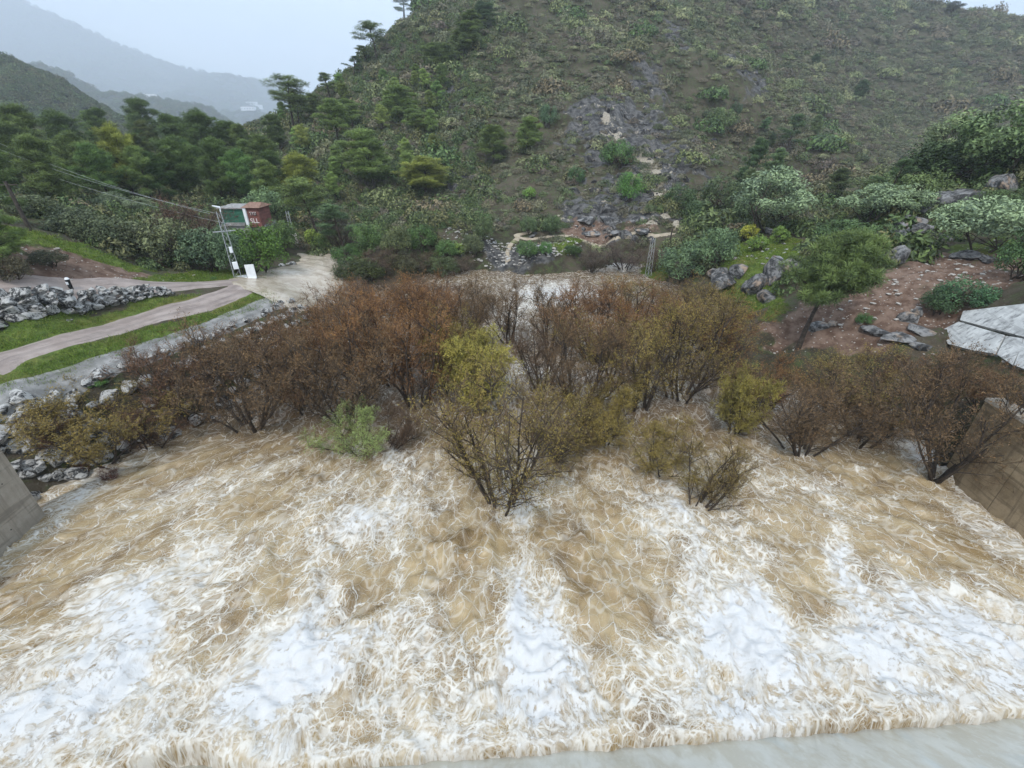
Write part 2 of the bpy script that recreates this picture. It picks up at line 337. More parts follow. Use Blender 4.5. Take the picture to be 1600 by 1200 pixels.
# stony surface relief where rock shows
ZZ += rock * (.35 * ridged(XX * .30, YY * .22, 3, 77) + .2)
def ground_mat():
    m, nt, b = mat('ground', .95, .15); g = G(nt); p = g.pos()
    gr, ea, ro = g.attr('grass'), g.attr('earth'), g.attr('rock')
    n1 = g.noise(p, .22, 6, .65); n2 = g.noise(p, 1.3, 6, .65); n3 = g.noise(p, 6, 5, .7)
    base = g.mix(g.ss(n1, .38, .62), (.040, .034, .022), (.088, .072, .052))
    base = g.mix(g.ss(n2, .45, .65), base, (.060, .075, .030))
    base = g.mix(g.ss(n3, .55, .75, 0, .6), base, (.20, .18, .15))
    gc = g.mix(g.ss(n2, .34, .62), (.060, .092, .022), (.125, .168, .038)); gc = g.mix(g.ss(n1, .46, .62, 0, .8), gc, (.15, .135, .045)); gc = g.mix(g.ss(n3, .5, .72, 0, .45), gc, (.05, .075, .014))
    ec = g.mix(g.ss(n2, .35, .65), (.10, .060, .042), (.21, .145, .11))
    st = g.vor(p, 3.2, 'F1', out='Distance'); sr = g.sep(g.vor(p, 3.2, 'F1', out='Color'))[0]
    ec = g.mix(g.math('MULTIPLY', g.ss(st, .16, .24, 1, 0), g.ss(sr, .62, .68)), ec, (.38, .34, .30))
    rk = g.noise(g.scale(p, (1, 1, .5)), .9, 8, .72); rc = g.mix(g.ss(rk, .38, .62), (.030, .030, .031), (.125, .12, .115)); rc = g.mix(g.ss(g.noise(p, .8, 6, .7), .60, .70), rc, (.40, .35, .27))
    c = g.mix(g.ss(g.math('ADD', ro, g.math('MULTIPLY', g.math('SUBTRACT', n1, .5), 2.4)), .62, .9), base, rc)
    c = g.mix(g.ss(g.math('ADD', g.attr('pale'), g.math('MULTIPLY', g.math('SUBTRACT', n2, .5), 1.4)), .55, .75), c, g.mix(g.ss(n3, .35, .65), (.20, .165, .12), (.42, .38, .31)))
    c = g.mix(g.ss(g.math('ADD', ea, g.math('MULTIPLY', g.math('SUBTRACT', n1, .5), 1.8)), .40, .75), c, ec)
    c = g.mix(g.ss(g.math('ADD', gr, g.math('MULTIPLY', g.math('SUBTRACT', n3, .5), .6)), .35, .6), c, gc)
    g.L.new(c, b.inputs['Base Color'])
    g.L.new(g.bump(g.math('ADD', g.math('MULTIPLY', n3, .5), g.math('ADD', n2, g.math('MULTIPLY', rk, ro))), .8, .25), b.inputs['Normal'])
    return m
Vt = np.c_[XX.ravel(), YY.ravel(), ZZ.ravel()]
jj, ii = np.meshgrid(np.arange(ny - 1), np.arange(nx - 1), indexing='ij'); a_ = (jj * nx + ii).ravel()
FT = np.c_[a_, a_ + 1, a_ + nx + 1, a_ + nx]
keepT = ~((Vt[FT[:, 0], 1] < 17.4) & (Vt[FT[:, 0], 0] > -21.9) & (Vt[FT[:, 0], 0] < 22.9)) & ~((Vt[FT[:, 0], 1] < 20.6) & (Vt[FT[:, 0], 0] > 17) & (Vt[FT[:, 0], 0] < 22.3)) & ~((Vt[FT[:, 0], 1] < 5.5) & (np.abs(Vt[FT[:, 0], 0]) < 24))
link('ground', mesh_np('ground', Vt, FT[keepT], [ground_mat()], True, dict(grass=grass.ravel(), earth=earth.ravel(), rock=rock.ravel(), pale=pale.ravel())), kind='structure')
def lower(nm, x0, x1, y0, y1, z): pass
# ------------------------------------------------------------------ draped strips: roads, track, paths, ford
def strip(name, Pl, wl, wr, m, lift=.05, kind='structure', n=None, ragged=.15, cross=6):
    Pl = np.asarray(Pl)[:, :2]; seg = np.r_[0, np.cumsum(np.hypot(*np.diff(Pl, axis=0).T))]; n = n or int(seg[-1] / .4) + 2
    s = np.linspace(0, seg[-1], n); x = np.interp(s, seg, Pl[:, 0]); y = np.interp(s, seg, Pl[:, 1])
    for _ in range(6): x[1:-1] = (x[:-2] + 2 * x[1:-1] + x[2:]) / 4; y[1:-1] = (y[:-2] + 2 * y[1:-1] + y[2:]) / 4
    tx, ty = np.gradient(x), np.gradient(y); l = np.hypot(tx, ty) + 1e-9; nxn, nyn = -ty / l, tx / l
    WL = np.interp(s, seg, np.broadcast_to(wl, len(seg))) + ragged * fbm(s * .6, s * 0, 3, 11); WR = np.interp(s, seg, np.broadcast_to(wr, len(seg))) + ragged * fbm(s * .6 + 40, s * 0, 3, 12)
    t = np.linspace(0, 1, cross + 1); off = WL[:, None] * (1 - t) - WR[:, None] * t
    X = x[:, None] + nxn[:, None] * off; Y = y[:, None] + nyn[:, None] * off
    prof = lift * (1 - (2 * t - 1) ** 8) - .04 * ((2 * t - 1) ** 8)
    Z = hz(X, Y) + prof + .0
    V = np.c_[X.ravel(), Y.ravel(), Z.ravel()]; c = cross + 1
    Fq = np.array([[i * c + k, i * c + k + 1, (i + 1) * c + k + 1, (i + 1) * c + k] for i in range(n - 1) for k in range(cross)])[:, ::-1]
    return link(name, mesh_np(name, V, Fq, [m], True, dict(across=np.tile(t, n), along=np.repeat(s, c))), kind=kind)
def road_mat(name, c1, c2, ct, rough=.75):
    m, nt, b = mat(name, rough, .35); g = G(nt); p = g.pos(); ac = g.attr('across'); al = g.attr('along')
    q = g.comb(g.math('MULTIPLY', ac, 2.4), g.math('MULTIPLY', al, .12)); sn = g.noise(q, 3.5, 5, .65)
    tr = g.math('ADD', g.ss(g.math('ABSOLUTE', g.math('SUBTRACT', ac, .30)), .03, .12, 1, 0), g.ss(g.math('ABSOLUTE', g.math('SUBTRACT', ac, .68)), .03, .12, 1, 0), clamp=True)
    c = g.mix(g.ss(g.noise(p, .9, 6, .65), .35, .65), c1, c2); c = g.mix(g.ss(sn, .50, .68, 0, .75), c, ct); c = g.mix(g.math('MULTIPLY', tr, .35), c, ct)
    c = g.mix(g.ss(g.noise(p, 14, 3, .7), .5, .8, 0, .5), c, tuple(v * 1.35 for v in c2))
    g.L.new(c, b.inputs['Base Color']); g.L.new(g.bump(g.noise(p, 9, 5, .7), .4, .04), b.inputs['Normal']); return m
M_road = road_mat('wet_gravel_road', (.25, .20, .175), (.33, .275, .245), (.14, .112, .10))
M_track = road_mat('stony_track', (.17, .165, .155), (.31, .30, .285), (.11, .108, .10))
M_path = simple('sandy_path', (.28, .23, .165), (.38, .32, .24), 1.5)
M_bare = simple('stony_ground', (.30, .27, .22), (.62, .58, .52), 2.2, bump=.6)
ZZs = ZZ
strip('road', P_road_l, 1.35, 1.35, M_road, .07)
strip('road', P_road_u, [1.5] * 5 + [1.4, 1.3, 1.2], [1.1] * 8, M_road, .085)
strip('track', P_track, [.8] * 9, [1.05] * 9, M_track, .07)
strip('footpath', hitpoly([(830, 362), (800, 368), (850, 371), (900, 371.5), (960, 372), (1020, 371), (1045, 366), (1060, 355)]), .35, .35, M_path, .05, ragged=.1)
strip('footpath', hitpoly([(812, 370), (796, 384), (792, 398), (794, 410)]), .35, .35, M_path, .06, ragged=.1)
strip('footpath', hitpoly([(610, 318), (640, 313), (670, 318), (640, 338), (700, 346)]), .25, .25, M_path, .1, ragged=.1)
# muddy ford pouring over the end of the road
def ford():
    Pc = hitpoly([(500, 398), (500, 408), (500, 420), (478, 432), (450, 446), (420, 458), (405, 462)]); m, nt, b = mat('muddy_stream', .25, .5); g = G(nt); p = g.pos()
    ac, al = g.attr('across'), g.attr('along'); q = g.comb(g.math('MULTIPLY', ac, 4.0), g.math('MULTIPLY', al, .35)); q2 = g.vmath('ADD', q, g.scale(g.vmath('SUBTRACT', g.noise(q, 1.6, 4, .6, color=True), (.5, .5, .5)), (1.2, 1.2, 0)))
    n = g.noise(q2, 2.4, 5, .65)
    c = g.mix(g.ss(n, .35, .62), (.33, .27, .20), (.47, .41, .33)); c = g.mix(g.ss(g.noise(q2, 5, 5, .7), .58, .74, 0, .7), c, (.60, .56, .50))
    g.L.new(c, b.inputs['Base Color']); g.L.new(g.bump(n, .35, .10), b.inputs['Normal'])
    strip('muddy_stream', Pc, [2.0, 3.5, 4.5, 4.5, 4.0, 3.0, 1.5], [2.2, 2.5, 3.0, 4.5, 5.0, 4.0, 1.5], m, .11, ragged=.7, cross=14)
ford()
# ------------------------------------------------------------------ farther ridges, each at its real distance
def ridge(name, sil, Yc, Yf, zf, m, nseg=160, amp=6, fq=.02, seed=1, back=120, deep=26):
    sil = np.array(sil, float); px = np.linspace(sil[0, 0], sil[-1, 0], nseg); py = np.interp(px, sil[:, 0], sil[:, 1])
    V = []; rows = deep + 6
    C = np.array([at_Y(a, b_, Yc) for a, b_ in zip(px, py)])
    for r in range(rows + 1):
        if r <= deep: t = r / deep; y = Yf + (Yc - Yf) * t; z = zf + (C[:, 2] - zf) * t ** 1.15
        else: t = (r - deep) / 6; y = Yc + back * t; z = C[:, 2] - back * .55 * t
        x = C[:, 0] * (1 + 0 * t)
        e = fbm(x * fq, y * fq * np.ones_like(x), 5, seed) * amp * min(1, 4 * (1 - abs(min(r, deep) / deep * 2 - 1)) + (.25 if r >= deep else 0)) + amp * .12 * fbm(x * fq * 8, y * fq * 8 * np.ones_like(x), 3, seed + 3)
        V.append(np.c_[x, np.full_like(x, y), z + e])
    V = np.concatenate(V); n = nseg
    j, i = np.meshgrid(np.arange(rows), np.arange(n - 1), indexing='ij'); a = (j * n + i).ravel()
    link(name, mesh_np(name, V, np.c_[a, a + 1, a + n + 1, a + n], [m], True), kind='structure')
    return V.reshape(rows + 1, n, 3)
def hill_mat(name, sc, c1, c2, c3):
    m, nt, b = mat(name, .95, .1); g = G(nt); p = g.pos(); n = g.noise(p, sc, 7, .68); v = g.vor(p, sc * 3.2, 'F1')
    c = g.mix(g.ss(n, .35, .62), c1, c2); c = g.mix(g.ss(v, .25, .7), c, c3); g.L.new(c, b.inputs['Base Color']); g.L.new(g.bump(g.math('SUBTRACT', n, v), 1, 1 / sc * .12), b.inputs['Normal']); return m
M_h1 = hill_mat('wooded_slope', .09, (.045, .055, .032), (.085, .085, .055), (.030, .040, .026))
M_h2 = hill_mat('distant_slope', .03, (.045, .055, .035), (.09, .09, .065), (.035, .045, .03))
RG_left = ridge('hillside', [(-420, -40), (-200, 30), (0, 86), (60, 112), (110, 138), (180, 182), (230, 205), (300, 235)], 420, 130, 8, M_h1, 120, 9, .016, 4)
RG_mid = ridge('far_ridge', [(-300, 60), (0, 120), (60, 100), (110, 118), (160, 150), (220, 150), (260, 160), (330, 168), (380, 205), (440, 215), (560, 230)], 1500, 700, 5, M_h2, 200, 22, .0045, 6, back=300)
RG_far = ridge('mountain', [(-900, -60), (-400, -50), (-100, -40), (0, -14), (30, 0), (120, 38), (200, 75), (260, 98), (330, 118), (400, 125), (440, 142), (480, 165), (560, 210), (700, 260)], 4600, 2400, -3, M_h2, 220, 80, .0011, 9, back=1000)
# base land under everything, out to the far hills
link('land', mesh_np('land', [[-7400, -60, -4.0], [5000, -60, -4.0], [5000, 6200, -4.0], [-7400, 6200, -4.0]], np.array([[0, 1, 2, 3]]), [M_h2]), kind='structure')
# ------------------------------------------------------------------ air
def haze():
    mb = MB(); x0, x1, y0, y1, z0, z1 = -7600, 5200, -100, 6400, -5.2, 1250
    m = bpy.data.materials.new('haze'); m.use_nodes = True; nt = m.node_tree; nt.nodes.clear()
    o = nt.nodes.new('ShaderNodeOutputMaterial'); v = nt.nodes.new('ShaderNodeVolumePrincipled'); v.inputs['Color'].default_value = (.86, .92, 1, 1); v.inputs['Density'].default_value = HAZE
    v.inputs['Anisotropy'].default_value = .1
    nt.links.new(v.outputs[0], o.inputs['Volume'])
    mb.box(((x0 + x1) / 2, (y0 + y1) / 2, (z0 + z1) / 2), (x1 - x0, y1 - y0, z1 - z0)); mb.build('haze', m, kind='stuff')
HAZE = .00031
haze()
# ------------------------------------------------------------------ flood water
def build_water():
    gx = np.arange(-27, 30, .13); ys = [4.6]; s = .075
    while ys[-1] < 64: ys.append(ys[-1] + s); s = min(s * 1.004, .4)
    gy = np.array(ys); X, Y = np.meshgrid(gx, gy)
    k = np.where(X < 0, .030, .016); yy = np.clip(Y - 9, 0, 13)
    U = X / (1 - k * yy) ; Vv = Y + .02 * X * X / 6
    near = 1 - sstep(24, 42, Y)
    wx = fbm(U * .5, Vv * .3, 3, 40) * .9; wy = fbm(U * .5 + 7, Vv * .3, 3, 41) * .9
    h = .26 * fbm(U * .42 + wx, Vv * .26 + wy, 3, 50) + .07 * ridged(U * 1.1 + wx * 1.5, Vv * .75 + wy, 3, 51) + .028 * ridged(U * 2.6 + wx * 2, Vv * 1.8 + wy * 2, 3, 52)
    h = h * (.30 + .70 * near)
    lump = .10 * ridged(U * 1.7 + wx, Vv * 1.5 + wy, 4, 57)
    edge = 6.15 + .062 * X + .16 * fbm(X * .8, X * 0, 3, 60) + .7 * np.exp(-((X + 9.6) / 1.5) ** 2) + .05 * fbm(X * 4, X * 0, 3, 61)
    jump = sstep(0, .35, Y - edge)
    h = h * (.35 + .65 * sstep(0, 1.5, Y - edge)) + .12 * np.exp(-((Y - edge - .5) / .5) ** 2)
    h = h * jump - 1.0 * (1 - jump)
    heavy = np.zeros_like(X)
    for px, py, rx, ry, a, an in [(1165, 935, 1.0, 3.2, 1, 18), (1220, 985, 1.3, 1.5, .8, 0), (1110, 1010, 1.5, 1.6, .7, 0), (1420, 965, 2.6, 1.4, .95, 0), (1380, 1030, 1.4, 1.5, .6, 0), (1330, 900, .5, 2.0, .7, 20), (840, 990, 1.2, 1.4, .95, 0),
                              (850, 1060, 2.0, 1.2, .7, 0), (480, 1010, 1.5, 1.8, 1, -25), (440, 1070, 1.4, 1.0, .7, 0), (590, 980, 1.8, .6, .6, -30), (690, 1010, 1.8, .8, .6, 0), (190, 950, 1.3, 1.5, .9, -35), (90, 1080, 2.4, 1.6, .95, -20), (200, 1010, .9, 1.5, .7, 0), (560, 820, 1.2, 1.5, .8, -20),
                              (620, 730, .7, 2.3, .6, -20), (815, 810, .3, 2.4, .55, 0), (810, 930, .35, 2.2, .6, 5), (1310, 860, .4, 3.0, .6, 28), (1090, 880, .5, 2.2, .7, 20), (1000, 815, 1.0, .8, .5, 0), (300, 870, .35, 3.5, .5, -40), (330, 830, .5, 3.5, .5, -35), (1550, 960, 2.0, 2.5, .5, 0),
                              (500, 880, .5, 2.2, .55, -30), (620, 860, .4, 2.0, .45, -10), (800, 800, .8, 1, .5, 0), (1500, 770, .4, 4, .4, 25), (1450, 720, 1.0, 1.2, .9, 0), (1440, 700, 1.5, .8, .5, 0), (130, 780, .5, 2, .9, 0), (600, 600, 2.5, 4, .8, 0), (830, 580, 3, 2, 1.2, 0), (1010, 600, 3, 3, .8, 0), (870, 462, 5.5, 5, 1.8, 0), (960, 410, 4, 5, 1.6, 0), (790, 500, 3, 3, .9, 0),
                              (1200, 690, 1.5, 1.2, .5, 0), (1260, 600, 3, 1.2, .8, 0), (930, 600, 3, 2.5, .45, 0), (780, 590, 1.5, 1.5, .7, 0), (-75, 740, 3, 5, .4, 0), (1210, 640, 2, 2, .5, 0), (700, 560, 2, 2, .4, 0), (960, 640, 1, 2, .6, 0), (1080, 620, 1.2, 2.5, .55, 0),
                              (760, 860, 1.3, 1.2, -.75, 0), (640, 880, 1.3, 1.6, -.55, 0), (930, 940, .8, 1.5, -.8, -10), (730, 970, 1.2, 1.5, -.6, 0), (1290, 900, 1.6, 2.0, -.6, 25), (890, 850, 1.3, 1.8, -.5, 0), (960, 830, 1.2, 1.6, -.5, 0), (390, 795, 2.0, 1.0, -.5, 0), (130, 860, 2.4, 1.6, -.5, 0), (60, 950, 1.5, .7, -.5, 0), (170, 1030, .5, .8, -.6, -30), (440, 940, 1.2, .6, -.4, 0), (560, 900, .6, .6, -.3, 0), (520, 1100, 1, .5, -.5, 0), (1250, 960, .6, .8, -.5, 0), (1180, 1085, 1.0, .45, -.55, 0), (1130, 1080, .5, .3, -.5, 0), (870, 1130, 1, .25, -.5, 0), (600, 1140, 1.2, .3, -.45, 0), (1440, 880, 1.8, 1.4, -.5, 20), (1500, 860, 1.5, 2.5, -.3, 25), (330, 960, 1.2, 1.4, -.45, 0), (880, 690, 2.5, 1.5, -.4, 0), (1010, 980, .5, .8, -.45, 0), (1100, 850, .3, .8, -.2, 0), (450, 690, 2, 1.5, -.45, 0), (290, 730, 2.5, 1.2, -.5, -30), (1340, 740, 2.5, 1.5, -.3, 30)]:
        c = at_z(px, py); t = R(an); ca, sa = math.cos(t), math.sin(t)
        dx = X - c[0] + .5 * fbm(X * .5, Y * .5, 2, 71); dy = Y - c[1] + .5 * fbm(X * .5 + 9, Y * .5, 2, 72)
        e = ((dx * ca - dy * sa) / rx) ** 2 + ((dx * sa + dy * ca) / ry) ** 2
        heavy += a * np.exp(-e * .9)
    for px, py in [(785, 792), (838, 724), (1060, 800), (556, 706), (610, 706), (395, 668), (545, 662), (652, 638), (1000, 640), (1060, 625), (1145, 680), (1252, 708), (1345, 695), (1468, 738), (905, 640), (945, 690), (165, 722), (235, 700)]:
        c = at_z(px, py); a_ = X - c[0] + .25 * fbm(X, Y, 2, 73); b_ = Y - c[1]
        heavy += .8 * np.exp(-(a_ / (.35 + .12 * np.clip(b_, 0, 5))) ** 2) * np.exp(-np.where(b_ > 0, b_ / 2.4, -b_ / .5)); h = h + .16 * np.exp(-(a_ / .5) ** 2 - ((b_ + .35) / .35) ** 2)
    heavy += .30 * np.exp(-((Y - edge - 1.2) / 1.6) ** 2)
    h = h + lump * np.clip(heavy, 0, 1.1) * jump
    V = np.c_[X.ravel(), Y.ravel(), h.ravel()]; n, m = len(gy), len(gx)
    j, i = np.meshgrid(np.arange(n - 1), np.arange(m - 1), indexing='ij'); a = (j * m + i).ravel()
    Fq = np.c_[a, a + 1, a + m + 1, a + m]
    # leave out faces far under land
    cx, cy = V[Fq[:, 0], 0], V[Fq[:, 0], 1]; keep = ((hz(cx, cy) < .5) | ((cy < 18.3) & (np.abs(cx) < 23)) | ((cy < 22) & (cx > 18))) & (cx > -22.6 - 5 * (cy > 15)) & (cx < 22.9 + 4 * (cy > 18.7))
    Fq = Fq[keep]; used = np.unique(Fq); rm = np.full(len(V), -1); rm[used] = np.arange(len(used)); Fq = rm[Fq]
    at = dict(flow=np.c_[U.ravel(), Vv.ravel(), 0 * U.ravel()][used], heavy=heavy.ravel()[used], edge=(Y - edge).ravel()[used])
    m_, nt, b = mat('flood_water', .22, .5); g = G(nt)
    fl = g.attr('flow', True); hv = g.attr('heavy'); ed = g.attr('edge')
    y_ = g.sep(fl)[1]
    P = g.scale(fl, (1.0, .92, 1.0))
    half = (.5, .5, .5)
    w1 = g.vmath('SUBTRACT', g.noise(P, .45, 2, .5, color=True), half); w2 = g.vmath('SUBTRACT', g.noise(P, 1.7, 2, .55, color=True), half); w3 = g.vmath('SUBTRACT', g.noise(P, 6.5, 3, .6, color=True), half)
    Q1 = g.vmath('ADD', P, g.scale(w1, (1.5, 1.5, 1.5))); Q2 = g.vmath('ADD', Q1, g.scale(w2, (.22, .22, .22))); Q3 = g.vmath('ADD', Q2, g.scale(w3, (.075, .075, .075)))
    m2 = g.noise(Q1, 1.3, 3, .6); big = g.noise(g.vmath('ADD', Q1, (31, 7, 0)), .30, 3, .55)
    fine = g.noise(Q3, 5.0, 6, .68)
    dens = g.math('ADD', g.math('ADD', g.math('MULTIPLY', g.math('SUBTRACT', big, .5), 1.7), g.math('MULTIPLY', hv, .88)), g.math('MULTIPLY', g.math('SUBTRACT', m2, .5), .9))
    near_jump = g.ss(ed, 0.5, 6.0, -.20, -.38)
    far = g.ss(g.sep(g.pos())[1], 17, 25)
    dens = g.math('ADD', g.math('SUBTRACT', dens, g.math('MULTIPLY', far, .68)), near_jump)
    def web(Q, sc, wlo, whi, dlo, dhi, off):
        e = g.vor(g.vmath('ADD', Q, (off, off * .7, 0)), sc, rand=.95)
        wd = g.ss(dens, dlo, dhi, wlo, whi)
        wd = g.math('MULTIPLY', wd, g.ss(g.noise(Q, sc * 1.1, 2, .5), .3, .7, .35, 1.5))
        return g.ss(e, g.math('MULTIPLY', wd, .25), wd, 1, 0)
    l1 = web(Q3, .95, .015, .22, -.5, 1.0, 0); l2 = web(Q3, 2.4, .014, .38, -.7, 1.0, 5); l3 = web(Q2, 5.2, .006, .55, -.6, 1.0, 9)
    l4 = web(Q2, 12, .0, .5, -.9, .8, 3)
    soft = g.math('MULTIPLY', g.ss(g.vor(Q3, .95), .0, .20, 1, 0), g.ss(fine, .35, .65, .1, .75))
    fil = g.ss(g.math('ABSOLUTE', g.math('SUBTRACT', g.noise(Q2, .8, 1.0, .5), .5)), .004, .030, 1, 0)
    lines = g.math('MAXIMUM', g.math('MAXIMUM', l1, g.math('MULTIPLY', l2, .92)), g.math('MAXIMUM', g.math('MULTIPLY', fil, .35), g.math('MAXIMUM', g.math('MULTIPLY', l3, .72), g.math('MULTIPLY', l4, .35))))
    lines = g.math('MULTIPLY', lines, g.ss(g.math('ADD', g.math('MULTIPLY', g.noise(Q3, 6, 4, .65), .6), g.math('MULTIPLY', g.noise(Q2, 2.3, 3, .6), .4)), .36, .54, .22, 1))
    lines = g.math('MULTIPLY', lines, g.ss(dens, -.15, .5, 1, .75))
    patch = g.ss(g.math('ADD', dens, g.math('MULTIPLY', g.math('SUBTRACT', fine, .5), 3.2)), .13, .45)
    patch = g.math('MULTIPLY', patch, g.ss(g.noise(Q2, 2.6, 6, .68), .30, .50, .72, 1))
    foam = g.math('MAXIMUM', lines, patch, clamp=True)
    halo = g.math('MULTIPLY', g.ss(g.math('ADD', dens, g.math('MULTIPLY', g.math('SUBTRACT', fine, .5), 1.7)), -.5, .9), .36)
    mud = g.ramp(g.math('ADD', g.noise(Q1, .55, 4, .6), g.math('MULTIPLY', g.math('SUBTRACT', g.noise(Q3, 7, 5, .68), .5), .30)), [(.28, (.13, .080, .032)), (.44, (.255, .175, .080)), (.60, (.35, .26, .135)), (.78, (.42, .33, .20))])
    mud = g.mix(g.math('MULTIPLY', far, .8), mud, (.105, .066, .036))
    mud = g.mix(g.math('MULTIPLY', soft, g.ss(far, 0, 1, .40, .08)), mud, (.50, .43, .32)); mud = g.mix(g.math('MULTIPLY', halo, g.ss(far, 0, 1, 1, .6)), mud, (.47, .40, .30))
    fc = g.mix(g.ss(dens, -.2, .8), (.63, .60, .54), (.56, .56, .555))
    c = g.mix(foam, mud, fc)
    g.L.new(c, b.inputs['Base Color'])
    g.L.new(g.ss(foam, 0, .6, .26, .8), b.inputs['Roughness'])
    hgt = g.math('ADD', g.math('MULTIPLY', foam, .35), g.math('ADD', g.math('MULTIPLY', g.noise(Q3, 4, 5, .65), .55), g.math('MULTIPLY', fine, .25)))
    g.L.new(g.bump(hgt, .65, .10), b.inputs['Normal'])
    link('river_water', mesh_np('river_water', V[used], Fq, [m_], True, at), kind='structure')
build_water()
# spillway chute: concrete slab under a thin sliding sheet of water
def build_chute():
    ma, nt, b = mat('wet_concrete', .55); g = G(nt); p = g.pos()
    st = g.noise(g.scale(p, (1.4, .35, .35)), 1.2, 5, .6)
    g.L.new(g.mix(g.ss(st, .35, .65), (.33, .31, .26), (.50, .48, .42)), b.inputs['Base Color'])
    A = np.array([-24, 6.15 - 24 * .062]); B = np.array([24, 6.15 + 24 * .062]); d = np.array([.062, -1.0])
    def slab(name, off, thick, m_, y0, y1, nx_=60, ny_=24, amp=0, at=None):
        V = []; 
        for i in range(ny_ + 1):
            for k in range(nx_ + 1):
                q = A + (B - A) * k / nx_; s = y0 + (y1 - y0) * i / ny_; xy = q + d * s
                V.append([xy[0], xy[1], s * .95 + off + amp * float(fbm(xy[0] * .8, xy[1] * .5, 2, 5))])
        V = np.array(V); n = nx_ + 1
        Fq = [[i * n + k, i * n + k + n, i * n + k + n + 1, i * n + k + 1] for i in range(ny_) for k in range(nx_)]
        return V, np.array(Fq)
    V, Fq = slab('a', -.12, 0, ma, -2.5, 5)
    link('spillway_chute', mesh_np('spillway_chute', V, Fq, [ma], True), kind='structure')
    mw, nt, b = mat('sliding_water', .12, .6); g = G(nt); p = g.pos()
    ps = g.scale(p, (1.6, .7, .7)); q = g.vmath('ADD', ps, g.scale(g.vmath('SUBTRACT', g.noise(ps, 1.2, 3, .6, color=True), (.5, .5, .5)), (.7, .7, .7)))
    s1 = g.noise(q, 1.0, 4, .6); s2 = g.noise(q, 5, 5, .7)
    c = g.mix(g.ss(s1, .38, .62), (.44, .42, .35), (.52, .52, .47)); c = g.mix(g.ss(s2, .55, .75, 0, .35), c, (.66, .68, .67))
    c = g.mix(g.ss(g.noise(q, .45, 2, .5), .55, .7, 0, .55), c, (.42, .50, .53))
    g.L.new(c, b.inputs['Base Color']); g.L.new(g.bump(s2, .15, .05), b.inputs['Normal'])
    V, Fq = slab('b', .03, 0, mw, -2.2, 5, 200, 60, .05)
    link('spillway_water', mesh_np('spillway_water', V, Fq, [mw], True), kind='structure')
build_chute()
# ------------------------------------------------------------------ plant materials
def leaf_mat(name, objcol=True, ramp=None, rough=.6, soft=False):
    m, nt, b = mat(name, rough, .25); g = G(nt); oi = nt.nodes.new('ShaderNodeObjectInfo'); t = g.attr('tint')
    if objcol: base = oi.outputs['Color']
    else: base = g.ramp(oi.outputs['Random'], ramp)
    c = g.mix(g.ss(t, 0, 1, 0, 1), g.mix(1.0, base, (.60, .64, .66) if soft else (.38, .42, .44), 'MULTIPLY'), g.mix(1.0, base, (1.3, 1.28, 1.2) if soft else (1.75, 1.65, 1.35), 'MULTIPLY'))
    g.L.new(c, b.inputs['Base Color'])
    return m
M_leaf = leaf_mat('leaves'); M_needle = leaf_mat('pine_needles'); M_twig = leaf_mat('fine_twigs', rough=.85)
M_bark = simple('dark_bark', (.030, .022, .017), (.075, .058, .045), 6, bump=.5, coords='obj')
M_greybark = simple('grey_bark', (.10, .09, .08), (.26, .24, .21), 8, bump=.4, coords='obj')
M_scrub = leaf_mat('scrub_leaves', False, soft=True, ramp=[(0, (0.079, 0.097, 0.047)), (.2, (0.179, 0.187, 0.111)), (.38, (0.191, 0.158, 0.113)), (.55, (0.089, 0.117, 0.061)), (.72, (0.132, 0.104, 0.086)), (.86, (0.288, 0.304, 0.155)), (1, (0.088, 0.132, 0.053))])
M_wood = leaf_mat('wood_leaves', False, [(0, (.060, .095, .040)), (.3, (.090, .130, .050)), (.55, (.070, .090, .045)), (.8, (.12, .120, .060)), (1, (.075, .115, .052))])
# ------------------------------------------------------------------ plant shapes (arrays)
def unit(v): return v / (np.linalg.norm(v, axis=-1, keepdims=True) + 1e-9)
def tubes(paths, k=3):
    """paths: list of (pts (n,3), radii (n,)) -> verts, quads"""
    Vs, Fs, o = [], [], 0; an = np.arange(k) * 2 * np.pi / k
    for P, r in paths:
        n = len(P); T = unit(np.gradient(P, axis=0)); up = np.tile([.31, .17, .93], (n, 1)); U = unit(np.cross(T, up)); Wv = np.cross(T, U)
        ring = P[:, None] + (np.cos(an)[None, :, None] * U[:, None] + np.sin(an)[None, :, None] * Wv[:, None]) * np.asarray(r)[:, None, None]
        Vs.append(ring.reshape(-1, 3)); i = np.arange(n - 1)[:, None] * k + np.arange(k)[None]; j = np.arange(n - 1)[:, None] * k + (np.arange(k)[None] + 1) % k
        Fs.append(np.stack([i, j, j + k, i + k], -1).reshape(-1, 4) + o); o += n * k
    return np.concatenate(Vs), np.concatenate(Fs)
def walk(rg, p, d, L, n, wob, up):
    P = [p]; s = L / n
    for _ in range(n):
        d = unit(d + rg.normal(0, wob, 3) + np.array([0, 0, up])); p = p + d * s; P.append(p)
    return np.array(P), d
def slivers(C, D, Ln, Wd, rg, tilt=.6):
    """thin triangles from C along D (n,3)"""
    n = len(C); S = unit(np.cross(D, rg.normal(size=(n, 3)))); a = C - S * Wd[:, None] / 2; b = C + S * Wd[:, None] / 2; c = C + D * Ln[:, None]
    V = np.stack([a, b, c], 1).reshape(-1, 3); return V, np.arange(3 * n).reshape(-1, 3)
def leaves_q(C, Nrm, size, rg):
    """diamond leaves (quads)"""
    n = len(C); A = unit(np.cross(Nrm, rg.normal(size=(n, 3)))); B = np.cross(Nrm, A)
    s = size[:, None]; V = np.stack([C - A * s, C - B * s * .42 + Nrm * s * .12, C + A * s, C + B * s * .42 + Nrm * s * .12], 1).reshape(-1, 3)
    return V, np.arange(4 * n).reshape(-1, 4)
PROTO = {}
def proto_parts(name, parts):                       # parts: list of (partname, mesh)
    PROTO[name] = parts
